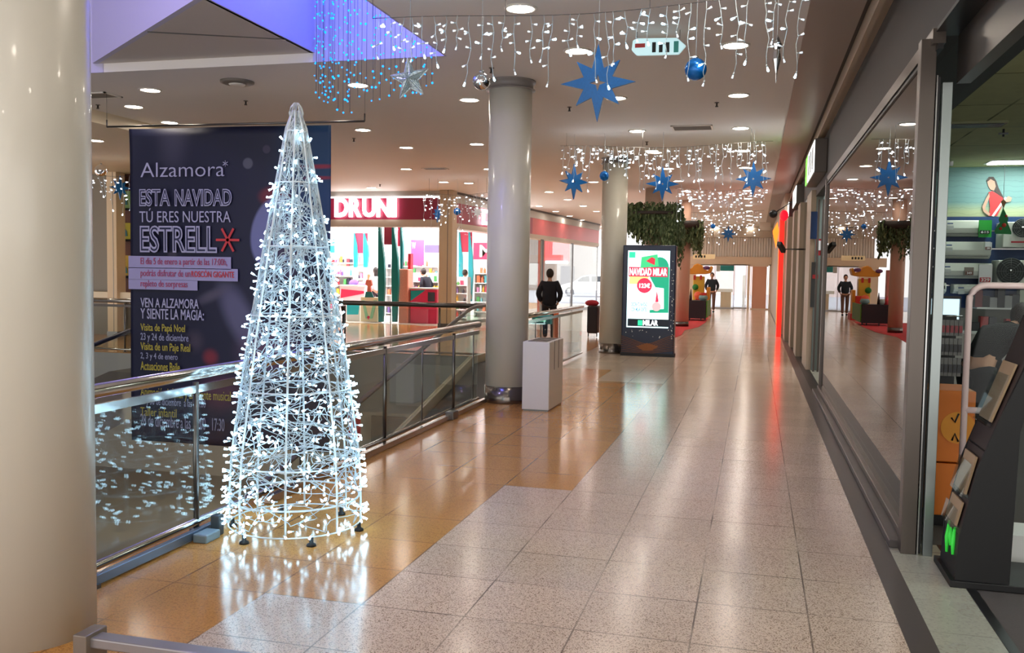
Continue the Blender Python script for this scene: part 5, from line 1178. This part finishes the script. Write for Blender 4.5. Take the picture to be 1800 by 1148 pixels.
flat([(1733, 318), (1738, 311), (1746, 311), (1751, 318), (1755, 330), (1765, 350), (1766, 356), (1757, 348), (1748, 336), (1742, 322)], QY, PH, 'printed_figure', t, 0.006)
flat([(1735, 320), (1741, 315), (1748, 319), (1750, 328), (1747, 335), (1741, 334), (1737, 328)], QY, PS, 'printed_figure', t, 0.010)
flat([(1737, 338), (1744, 336), (1752, 341), (1765, 350), (1759, 366), (1752, 380), (1737, 380), (1740, 366), (1738, 350)], QY, PR, 'printed_figure', t, 0.014)
flat([(1738, 339), (1739, 346), (1732, 363), (1731, 368), (1740, 376), (1738, 380), (1728, 372), (1726, 364), (1732, 350)], QY, PS, 'printed_figure', t, 0.018)
flat([(1765, 350), (1772, 345), (1778, 348), (1776, 354), (1768, 356)], QY, PS, 'printed_figure', t, 0.018)
flat([(1742, 380), (1766, 346), (1769, 348), (1746, 381)], QY, WHITE, 'printed_figure', t, 0.022)
# display wall with appliances
BW = mat('display_blue', (14, 50, 96), 0.5)
t = thing('display_wall', 'dark blue slatted display wall carrying the air conditioners', 'display wall', (2.9, QY - 0.05, 1.5))
MB().box((0.95, QY - 0.06, 1.2), (6.9, QY - 0.01, 2.33)).build('backing', BW, t)
for z in (2.15, 1.93, 1.7, 1.47): MB().box((0.95, QY - 0.065, z), (6.9, QY - 0.055, z + 0.015)).build('rail_slat', STEEL, t)
ACW = mat('aircon_white', (214, 218, 208), 0.4)
def aircon(x0, y0, x1, y1, label, tagc=None):
    Y = QY - 0.28; a = aty(x0, y1, Y); b = aty(x1, y0, Y); t = thing('air_conditioner', label, 'air conditioner', ((a[0] + b[0]) / 2, Y + .2, a[2]))
    z0, z1 = a[2], b[2]; h = z1 - z0
    m = MB(); m.prism([(Y, z0 + h * .22), (Y - .01, z0 + h * .5), (Y + .01, z1 - .01), (Y + .03, z1), (Y + .21, z1), (Y + .21, z0), (Y + .07, z0)], a[0], b[0], 'yz'); m.build('casing', ACW, t, bevel=0.006)
    MB().box((a[0] + .03, Y + .015, z0 + h * .13), (b[0] - .03, Y + .045, z0 + h * .2)).build('louvre', mat('louvre_grey', (120, 126, 122), 0.4), t)
    flat([(x0 + 8, y0 + 5), (x0 + 18, y0 + 5), (x0 + 18, y0 + 7), (x0 + 8, y0 + 7)], Y, mat('logo_blue', (60, 90, 140), 0.5), 'logo_mark', t, 0.012)
    flat([(x0 + 8, y0 + 10), (x0 + 19, y0 + 10), (x0 + 19, y0 + 17), (x0 + 8, y0 + 17)], Y, mat('label_pale', (190, 196, 192), 0.5), 'label', t, 0.012)
aircon(1657, 387, 1743, 415, 'topmost of the three white wall air conditioners, with a green price tag'); aircon(1655, 425, 1743, 454, 'middle one of the three white wall air conditioners'); aircon(1652, 463, 1745, 489, 'lowest of the three wide white wall air conditioners'); aircon(1676, 500, 1722, 516, 'slim white wall unit below the three wide air conditioners'); aircon(1639, 497, 1664, 516, 'small white wall unit with a dark square at the lower left of the display wall')
flat([(1654, 502), (1661, 502), (1661, 508), (1654, 508)], QY - 0.3, BLACK, 'dark_square', bpy.data.objects['air_conditioner.004'], 0.01)
def price(x0, y0, x1, y1, c, s, label, bc, tr_):
    Y = QY - 0.33; t = thing('price_tag', label, 'price tag', (aty(x0, y1, Y)[0], Y, aty(x0, y1, Y)[2])); MB().pbox(x0, y0, x1, y1, Y, 0.02).build('card', mat('card_%d' % c[1], c, 0.5), t)
    MB().pbox(*tr_, Y - 0.006, 0.004).build('price_field', bc, t); txt(s, (tr_[0] + 2, tr_[1] + 1, tr_[2] - 2, tr_[3] - 1), Y, WHITE, 'lettering', t, off=0.02, lift=0.009)
price(1720, 387, 1744, 417, (40, 170, 60), '615', 'bright green price tag on the top air conditioner', BLACK, (1722, 405, 1740, 411)); price(1720, 465, 1745, 500, (220, 220, 220), '329', 'white price tag with a red 329 field under the lowest wide air conditioner', mat('tag_red', (176, 30, 40), 0.5), (1722, 488, 1741, 496))
price(1731, 426, 1744, 440, (210, 214, 214), '299', 'small pale price tag on the middle air conditioner', mat('tag_brown', (110, 70, 60), .5), (1732, 434, 1742, 439)); price(1695, 470, 1712, 484, (130, 120, 110), '349', 'small brown price tag in the middle of the lowest wide air conditioner', mat('tag_brown'), (1697, 477, 1710, 483))
def fanunit(x0, y0, x1, y1, fx, fy, fr, label):
    Y = QY - 0.4; a = aty(x0, y1, Y); b = aty(x1, y0, Y); t = thing('outdoor_fan_unit', label, 'air conditioner', ((a[0] + b[0]) / 2, Y, a[2]))
    MB().box((a[0], Y, a[2]), (b[0], Y + .34, b[2])).build('casing', ACW, t, bevel=0.01)
    c = aty(fx, fy, Y); r = fr * 12.6 / FPX
    m = MB(); m.lathe([(0, 0), (r, 0), (r, 0.01), (0, 0.01)], (c[0], Y - 0.012, c[2]), 32, axis='y', smooth=False); g = m.build('fan_recess', mat('fan_dark', (38, 44, 44), 0.6), t)
    m = MB()
    for k in range(6): m.tube([(c[0] + r * (k + 1) / 6 * math.cos(2 * PI * i / 32), Y - 0.018, c[2] + r * (k + 1) / 6 * math.sin(2 * PI * i / 32)) for i in range(32)], 0.002, 4, closed=True)
    for k in range(8): m.tube([(c[0], Y - 0.02, c[2]), (c[0] + r * math.cos(k * PI / 4), Y - 0.02, c[2] + r * math.sin(k * PI / 4))], 0.002, 4)
    m.build('fan_grille', mat('grille_grey', (120, 124, 122), 0.4), t)
    m = MB(); m.lathe([(0, 0), (0.02, 0), (0.02, 0.01), (0, 0.01)], (c[0], Y - 0.03, c[2]), 16, axis='y'); m.build('hub', DSTEEL, t)
    return t
t = fanunit(1762, 390, 1830, 435, 1797, 401, 14, 'white outdoor fan unit with red lettering at the upper right of the display wall'); flat([(1777, 424), (1812, 424), (1812, 427), (1777, 427)], QY - 0.4, mat('tag_red'), 'logo_mark', t, 0.006)
fanunit(1753, 458, 1830, 500, 1776, 477, 20, 'pale green-grey outdoor fan unit with a big round grille below the other')
t = thing('hanging_tree_sign', 'green christmas tree cut-out with red baubles hanging beside the air conditioners', 'hanging decoration', (2.9, QY - 0.7, 2.2))
GT = mat('felt_green', (24, 134, 62), 0.6)
HY = QY - 0.7
o = flat([(1763, 366), (1772, 385), (1770, 390), (1777, 408), (1777, 412), (1749, 411), (1748, 405), (1757, 391), (1755, 386)], HY, GT, 'tree_body', t, 0.0, 0.02)
for px, py, r in ((1764, 396, 0.025), (1758, 402, 0.018), (1768, 380, 0.015)):
    c = aty(px, py, HY); MB().sphere((c[0], HY - 0.025, c[2]), r, 10, 0, (1, .4, 1)).build('red_bauble', mat('felt_red', (206, 60, 40), 0.6), t)
c = aty(1763, 366, HY); MB().tube([c, (c[0], HY, 2.95)], 0.003, 5).build('cord', WIREW, t); flat([(1759, 355), (1764, 350), (1768, 356), (1764, 366)], HY, mat('kraft', (180, 140, 100), 0.7), 'paper_bow', t, 0.0, 0.01)
# ceiling fixtures in the shop
SL = mat('shop_light', (255, 255, 255), 0.4, em=(240, 255, 246), es=14)
for x, y, lb in ((3.15, 12.0, 'bright rectangular ceiling light panel above the mural'), (2.9, 8.6, 'rectangular ceiling light panel in the middle of the electrical shop'), (2.9, 5.0, 'rectangular ceiling light panel near the entrance of the electrical shop'), (5.2, 7.0, 'rectangular ceiling light panel on the far right of the electrical shop'), (2.9, 1.5, 'rectangular ceiling light panel nearest the camera in the electrical shop')):
    t = thing('ceiling_light_panel', lb, 'ceiling light', (x, y, 2.95)); MB().box((x - .5, y - .15, 2.935), (x + .5, y + .15, 2.945)).build('diffuser', SL, t); MB().box((x - .53, y - .18, 2.942), (x + .53, y + .18, 2.95)).build('frame', WHITE, t)
vx = aty(1685, 205, 8.9); t = thing('ceiling_vent', 'dark slatted air grille in the green shop ceiling', 'ceiling vent', (1.85, 9.0, 2.95)); MB().box((1.6, 8.9, 2.93), (2.1, 9.15, 2.95)).build('frame', mat('vent_frame_green', (120, 122, 84), 0.5), t)
for k in range(5): MB().box((1.63, 8.93 + k * .04, 2.922), (2.07, 8.95 + k * .04, 2.93)).build('slat', BLACK, t)
c = aty(1657, 288, 8.5); t = thing('security_mirror', 'dark dome with a white rim hanging at the shop ceiling behind the door post', 'security dome', (c[0], 8.5, c[2]))
MB().sphere((c[0] - .02, 8.5, c[2]), 0.075, 20, 0, (1, 1, .95)).build('dome', mat('dome_dark', (40, 46, 46), 0.15), t); MB().lathe([(0.02, 0), (0.022, 0.03), (0, 0.03)], (c[0] + 0.05, 8.5, c[2]), 14, axis='x').build('rim', WHITE, t); MB().tube([(c[0] - .02, 8.5, c[2] + 0.06), (c[0] - .02, 8.5, 2.95)], 0.01, 6).build('stem', DSTEEL, t)
c = aty(1763, 220, 9.0); t = thing('sprinkler_head', 'small dark sprinkler under the green shop ceiling', 'sprinkler', (c[0], 9.4, 2.95)); MB().tube([(c[0] + .1, 9.4, 2.95), (c[0] + .1, 9.4, 2.88)], 0.01, 6).build('stem', BLACK, t); MB().box((c[0] + .06, 9.39, 2.9), (c[0] + .14, 9.41, 2.915)).build('deflector', BLACK, t)
# bright window-like screen and shelves beneath the display wall
t = thing('wall_screen', 'bright pale blue screen below the display wall', 'screen', (2.2, QY - 0.5, 1.1)); MB().pbox(1630, 524, 1687, 560, QY - 0.5, 0.04).build('panel', mat('screen_paleblue', (190, 214, 224), 0.4, em=(200, 228, 240), es=0.75), t); MB().pbox(1628, 521, 1689, 524.5, QY - 0.52, 0.06).build('bezel', BLACK, t); MB().pbox(1687, 521, 1690, 562, QY - 0.52, 0.06).build('bezel', BLACK, t); MB().pbox(1650, 560, 1668, 700, QY - 0.48, 0.04).build('stand', BLACK, t)
t = thing('shop_shelf', 'low grey shelf unit along the back of the electrical shop', 'shelf', (3.0, QY - 0.6, 0)); MB().box((1.2, QY - .45, 0.0), (6.0, QY - .1, 0.9)).build('base_cabinet', LGREY, t); MB().box((1.2, QY - .5, 0.9), (6.0, QY - .1, 0.93)).build('top', WHITE, t); MB().box((2.6, QY - .4, 1.2), (6.0, QY - .12, 1.22)).build('shelf_board', WHITE, t)
rn = random.Random(4); ai = 0
for px in range(1700, 1800, 13):
    Y = QY - 0.35; a = aty(px, 548, Y); h = rn.uniform(.12, .24); c = rn.choice([(34, 34, 38), (60, 60, 66), (190, 196, 180), (110, 40, 44), (150, 150, 150)]); o = MB(); o.box((a[0], Y, 1.22), (a[0] + .085, Y + .14, 1.22 + h))
    single('appliance_box', o, mat('appl_%d' % c[0], c, 0.5), 'small appliance box on the high shelf beneath the fan units', 'box', 'appliance boxes on the high shelf', bevel=0.006)
for px in range(1708, 1800, 15):
    Y = QY - 0.35; a = aty(px, 575, Y); h = rn.uniform(.08, .2); c = rn.choice([(34, 34, 38), (60, 60, 66), (170, 60, 60), (190, 196, 180)]); o = MB(); o.box((a[0], Y, 0.93), (a[0] + .09, Y + .12, 0.93 + h))
    single('appliance_box', o, mat('appl_%d' % c[0], c, 0.5), 'small appliance box on the low cabinet top of the electrical shop', 'box', 'appliance boxes on the low cabinet', bevel=0.006)
# hook rack with hanging blister packs
KY = 7.6
t = thing('hook_rack', 'dark rack full of hanging black and red accessory packs beside the door post', 'rack', (1.5, KY, 0))
a = aty(1640, 690, KY); b = aty(1692, 556, KY)
MB().box((a[0], KY + .2, 0), (b[0], KY + .24, b[2])).build('rack_back', mat('rack_dark', (48, 46, 48), 0.6), t); MB().box((a[0], KY - .25, 0.0), (b[0], KY + .22, 0.16)).build('rack_base', mat('rack_dark'), t)
for zi in (0.0, 0.13, 0.27): MB().tube([(a[0], KY - .02, b[2] - zi), (b[0], KY - .02, b[2] - zi)], 0.006, 6).build('hook_bar', STEEL, t)
ki = 0
for row, (z, h, c1) in enumerate(((b[2] - 0.03, 0.12, (150, 34, 44)), (b[2] - 0.17, 0.13, (30, 30, 34)), (b[2] - 0.32, 0.14, (44, 44, 50)))):
    for k in range(6):
        x = a[0] + (k + .5) * (b[0] - a[0]) / 6; o = MB(); o.box((x - .014, KY - .03, z - h), (x + .014, KY - .012, z), 0); o.box((x - .011, KY - .04, z - h * .8), (x + .011, KY - .03, z - h * .35), 1)
        single('accessory_pack', o, [mat('pack_card', (120, 118, 116), 0.5), mat('pack_%d' % c1[0], c1, 0.4)], 'slim accessory pack hanging on the dark hook rack', 'accessory pack', 'accessory packs on the hook rack')
person('dark-clothed customer bending over behind the pink-white security gate', (aty(1722, 600, 8.2)[0] - 0.02, 8.2, 0), -0.9, 1.62, top=(32, 30, 32), legs=(30, 30, 34), arms='reach', lean=0.95)
# security gate
t = thing('security_gate', 'white rounded anti-theft gate frame with a pink tint just inside the entrance', 'security gate', (1.35, 5.8, 0))
gx0, gx1 = aty(1705, 502, 5.8)[0], aty(1705, 502, 5.8)[0] + 0.62; zt = 1.52; r = 0.09; pts = [(gx0, 5.8, 0.0), (gx0, 5.8, zt - r)] + [(gx0 + r - r * math.cos(a), 5.8, zt - r + r * math.sin(a)) for a in [PI / 2 * k / 6 for k in range(1, 7)]] + [(gx1 - r, 5.8, zt)] + [(gx1 - r + r * math.sin(a), 5.8, zt - r + r * math.cos(a)) for a in [PI / 2 * k / 6 for k in range(1, 7)]] + [(gx1, 5.8, 0.0)]
GP = mat('gate_white_pink', (246, 222, 220), 0.35); MB().tube(pts, 0.0185, 12).build('frame', GP, t); MB().tube([(gx0, 5.8, 0.79), (gx1, 5.8, 0.79)], 0.019, 10).build('crossbar', GP, t); MB().box((gx0 - .05, 5.72, 0), (gx1 + .05, 5.88, 0.03)).build('foot_plate', GP, t, bevel=0.008); MB().box((gx0 + .02, 5.797, 0.82), (gx1 - .02, 5.803, 1.49)).build('clear_panel', glass('acrylic_faint', (244, 248, 246), ior=1.3, k=.5), t)
# orange display boxes
OY = 6.15
OB = mat('orange_card', (226, 120, 24), 0.5, noise=0.04, nscale=3); OYL = mat('orange_yellow_print', (232, 150, 30), 0.5)
def obox(z0, z1, x0, x1, label, base=None):
    t = thing('orange_display_box', label, 'display box', ((x0 + x1) / 2, OY, z0)); MB().box((x0, OY, z0), (x1, OY + .4, z1)).build('box', OB, t, bevel=0.006); return t
ax0, ax1 = aty(1632, 700, OY)[0], aty(1716, 700, OY)[0]
t = obox(0.07, 0.40, ax0 + .02, ax1 - .03, 'lower orange cardboard display box with a red blot, behind the bronze post'); c = aty(1676, 896, OY); MB().lathe([(0, 0), (0.04, 0), (0.04, 0.003), (0, 0.003)], (c[0], OY - 0.004, c[2]), 12, axis='y', smooth=False).build('red_blot', PR, t)
t = obox(0.41, 0.86, ax0, ax1, 'upper orange cardboard display box with a yellow circle and black strokes'); c = aty(1684, 752, OY); m = MB(); m.lathe([(0, 0), (0.10, 0), (0.10, 0.003), (0, 0.003)], (c[0] - 0.0, OY - 0.005, c[2]), 32, axis='y', smooth=False); m.build('yellow_circle', OYL, t)
def stroke(pts, Y, w_, m_, parent, name='black_stroke', lift=0.009):
    p = [aty(x, y, Y) for x, y in pts]; mb = MB(); mb.tube([(q[0], Y - lift, q[2]) for q in p], w_, 6, flat=1.0); return mb.build(name, m_, parent)
stroke([(1672, 734), (1678, 742), (1685, 727)], OY, 0.006, BLACK, t); stroke([(1673, 774), (1678, 762), (1684, 776)], OY, 0.006, BLACK, t)
MB().box((ax0 + .02, OY + .02, 0.0), (ax1, OY + .4, 0.07)).build('dark_plinth', BLACK, t)
# black leaflet stand
SYy = 4.95
t = thing('leaflet_stand', 'black slanted leaflet stand with green slash marks in the shop entrance', 'leaflet stand', (1.2, 5.1, 0))
BK = mat('stand_black', (14, 14, 16), 0.55)
side_pts = [(1.02, 0.03), (1.29, 0.03), (1.34, 1.45), (1.30, 1.47), (1.03 + 0.02, 0.25)]
for y0 in (SYy, SYy + 0.36): MB().prism([(1.02, 0.02), (1.27, 0.02), (1.285, 0.8), (1.40, 1.36), (1.37, 1.37), (1.30, 1.14), (1.19, 0.86), (1.10, 0.60), (1.03, 0.24)], y0, y0 + 0.02).build('side_panel', BK, t)
MB().box((0.995, SYy - 0.02, 0.0), (1.5, SYy + 0.42, 0.035)).build('base', BK, t, bevel=0.004)
fr = [(1.02, 0.03), (1.035, 0.26), (1.135, 0.70), (1.37, 1.37)]
def facept(s, yy, out=0.0):
    seg = min(2, int(s * 3)); u = s * 3 - seg; a = Vector((fr[seg][0], 0, fr[seg][1])); b = Vector((fr[seg + 1][0], 0, fr[seg + 1][1])); p = a.lerp(b, u); n = Vector((-(b.z - a.z), 0, b.x - a.x)).normalized() * out; return Vector((p.x + n.x, SYy + 0.02 + yy, p.z + n.z))
def facebox(s0, s1, y0, y1, o0, o1, name, m_, bevel=0):
    vs = [facept(s0, y0, o0), facept(s0, y1, o0), facept(s1, y1, o0), facept(s1, y0, o0), facept(s0, y0, o1), facept(s0, y1, o1), facept(s1, y1, o1), facept(s1, y0, o1)]
    mb = MB(); mb.add(vs, [(0, 3, 2, 1), (4, 5, 6, 7), (0, 1, 5, 4), (1, 2, 6, 5), (2, 3, 7, 6), (3, 0, 4, 7)]); return mb.build(name, m_, t, bevel=bevel)
for s0, s1 in ((0, .33), (.333, .66), (.667, 1)): facebox(s0, s1, 0, .34, -.012, 0.0, 'front_panel', mat('front_brown', (54, 40, 36), 0.5) if s0 > .3 else BK)
ACR = mat('acrylic_clear', (190, 180, 172), 0.15, trans=0.6)
for s0, s1 in ((.345, .42), (.47, .60), (.72, .85)):
    facebox(s0, s1, .03, .31, 0.03, 0.034, 'acrylic_pocket', CLEAR); facebox(s0, s0 + .01, .03, .31, 0.0, 0.034, 'pocket_floor', CLEAR)
    facebox(s0 + .012, min(s1 + .03, .664 if s1 < .66 else .99), .05, .29, 0.008, 0.018, 'leaflets', mat('leaflet_paper', (176, 150, 116), 0.5))
for i, (y0, s0, s1) in enumerate(((.06, .16, .345), (.13, .2, .33), (.2, .12, .345))):
    GSL = mat('green_slash', (60, 220, 70), 0.5, em=(60, 230, 70), es=.15); p = [facept(s0, y0, .006), facept((s0 + s1) / 2, y0 + .015, .008), facept(s1, y0 + .03, .006)]; m = MB(); m.tube(p, [0.006, .012, .006], 8); m.build('green_slash', GSL, t)
item('white_floor_box', 'white box with an orange mark on the floor right of the leaflet stand', 'box', 1770, 945, 1830, 1012, 5.5, 0.3, WHITE)
# shops further along the right side
HY2 = mat('beige_shop_pier', (176, 156, 132), 0.45)
f = MB()
for y0, y1, x in ((16.0, 17.3, 0.86), (18.6, 19.6, 0.80), (20.9, 21.8, 0.78), (23.0, 24.2, 0.72)): f.box((x, y0, 0), (1.5, y1, 3.0))
f.box((0.70, 25.6, 0), (1.5, 44.3, CZ)); f.box((1.5, 12.6, 0), (1.6, 44, 3.2))
struct('wall_right_piers', f, [HY2])
f = MB(); f.box((0.88, 17.3, 0), (1.5, 18.6, 3.0)); f.box((0.9, 19.6, 0), (1.5, 20.9, 3.0)); f.box((0.86, 21.8, 0), (1.5, 23.0, 3.0)); struct('window_2', f, [mat('dark_shop_glass', (40, 40, 42), 0.08)])
t = thing('entrance_panel', 'narrow grey door panel with a blue top and fire notice beyond the long window', 'door panel', (1.1, 15.9, 0))
RYy = 15.95
MB().box((0.94, RYy, 0), (1.5, RYy + .05, 2.9)).build('panel', mat('panel_teal_grey', (110, 122, 116), 0.4), t)
MB().pbox(1424, 372, 1441, 420, RYy - .01, 0.01).build('blue_field', BW, t); MB().pbox(1424, 461, 1437, 540, RYy - .01, 0.01).build('dark_field', mat('field_dark', (60, 62, 60), 0.4), t)
MB().pbox(1434, 420, 1447, 449, RYy - .2, 0.01).build('fire_notice', mat('notice_red', (176, 40, 44), 0.5), t)
MB().pbox(1437, 423, 1445, 440, RYy - .212, 0.006).build('hand_symbol', WHITE, t); MB().pbox(1428, 483, 1438, 490, RYy - .02, 0.008).build('red_label', mat('notice_red'), t)
for x in (0.95, 1.02): MB().box((x, 15.7, 0), (x + .03, 15.76, 2.82)).build('frame_post', BRONZE, t)
t = thing('projecting_sign', 'lit white sign box with a green edge over the entrance beyond the window', 'shop sign', (0.84, 14.8, 3.04))
MB().box((0.76, 13.7, 3.04), (0.93, 16.0, 3.52)).build('case', mat('sign_case_grey', (92, 84, 78), 0.4), t, bevel=0.01); MB().box((0.752, 13.72, 3.06), (0.761, 15.4, 3.50)).build('lit_face', mat('sign_face_lit', (240, 240, 240), 0.4, em=(240, 244, 240), es=1.6), t); MB().box((0.750, 15.4, 3.06), (0.762, 15.98, 3.50)).build('green_edge', mat('sign_green_lit', (90, 210, 60), 0.4, em=(110, 220, 70), es=1.2), t)
for k in range(3): MB().box((0.747, 13.95 + k * .45, 3.12), (0.753, 14.15 + k * .45, 3.44)).build('dark_mark', DSTEEL, t)
for i, (y0, y1, lb) in enumerate(((20.2, 22.0, 'small lit white sign box further along the right-hand fascia'), (24.6, 26.0, 'second smaller lit white sign box near the red light column'))):
    t = thing('projecting_sign', lb, 'shop sign', (0.8, y0, 3.1)); MB().box((0.78, y0, 3.1), (0.93, y1, 3.5)).build('case', mat('sign_case_grey'), t); MB().box((0.772, y0 + .03, 3.12), (0.781, y1 - .03, 3.48)).build('lit_face', mat('sign_face_lit'), t)
    if i == 0: MB().lathe([(0.05, 0), (0.12, 0), (0.12, 0.006), (0.05, .006)], (0.764, 21.1, 3.3), 20, axis='x', smooth=False).build('ring_mark', BLACK, t)
t = thing('red_light_column', 'tall glowing red light column at the shop front far down on the right', 'light column', (0.63, 24.6, 0))
MB().box((0.56, 24.5, 0.0), (0.68, 24.8, 3.05)).build('body', mat('red_col_body', (200, 40, 30), 0.4, em=(255, 30, 20), es=1.15), t, bevel=0.02); MB().box((0.552, 24.52, 0.3), (0.562, 24.6, 2.8)).build('orange_strip', mat('orange_lit', (255, 120, 40), 0.4, em=(255, 90, 30), es=2.5), t); MB().sphere((0.66, 24.45, 3.12), 0.11, 14, 0, (1, 1, 1.3)).build('top_cap', mat('red_cap', (200, 20, 30), 0.4, em=(220, 20, 40), es=1), t)
m = MB(); m.prism([(0.40, 2.75), (0.52, 3.0), (0.56, 2.75), (0.5, 2.3)], 25.2, 25.24); o = single('orange_sign', m, mat('orange_sign_lit', (250, 120, 30), 0.4, em=(255, 110, 30), es=1.6), 'orange diamond-shaped sign beside the red light column', 'sign'); 
c = aty(1359, 376, 22.0); t = thing('ceiling_speaker', 'round black speaker hanging from the soffit before the red light column', 'speaker', (c[0], 22.0, c[2])); MB().sphere(c, 0.095, 18).build('speaker_body', BLACK, t); MB().tube([c, (0.79, 22.0, c[2] + .3), (0.79, 22.0, 3.55)], 0.012, 6).build('stem', BLACK, t); MB().lathe([(0.04, 0), (0.05, 0.02), (0, 0.02)], (c[0] - .09, 22.0, c[2]), 12, axis='x').build('face', DSTEEL, t)
c = aty(1372, 434, 18.0); t = thing('security_camera', 'dark security camera box fixed to the pier left of the shop entrance', 'security camera', (c[0], 18.0, c[2])); m = MB(); m.beam((c[0] - .03, 17.8, c[2] + .06), (c[0] + .06, 18.1, c[2] - .08), 0.09, 0.09); m.build('camera_body', BLACK, t, bevel=0.015); MB().tube([(c[0] + .05, 18.1, c[2] - .04), (0.875, 18.1, c[2] - .04)], 0.015, 6).build('bracket', DSTEEL, t)
c = aty(1349, 400, 36); single('air_duct_box', MB().box((0.1, 36, c[2] - .1), (0.5, 36.6, c[2] + .2)), RIM, 'boxy beige duct end under the ceiling near the far end', 'duct')
S.view_settings.view_transform = 'Standard'; S.view_settings.look = 'None'; S.view_settings.gamma = 1; S.view_settings.exposure = 0.72
S.cycles.sample_clamp_indirect = 6; S.cycles.max_bounces = 8; S.cycles.transparent_max_bounces = 16
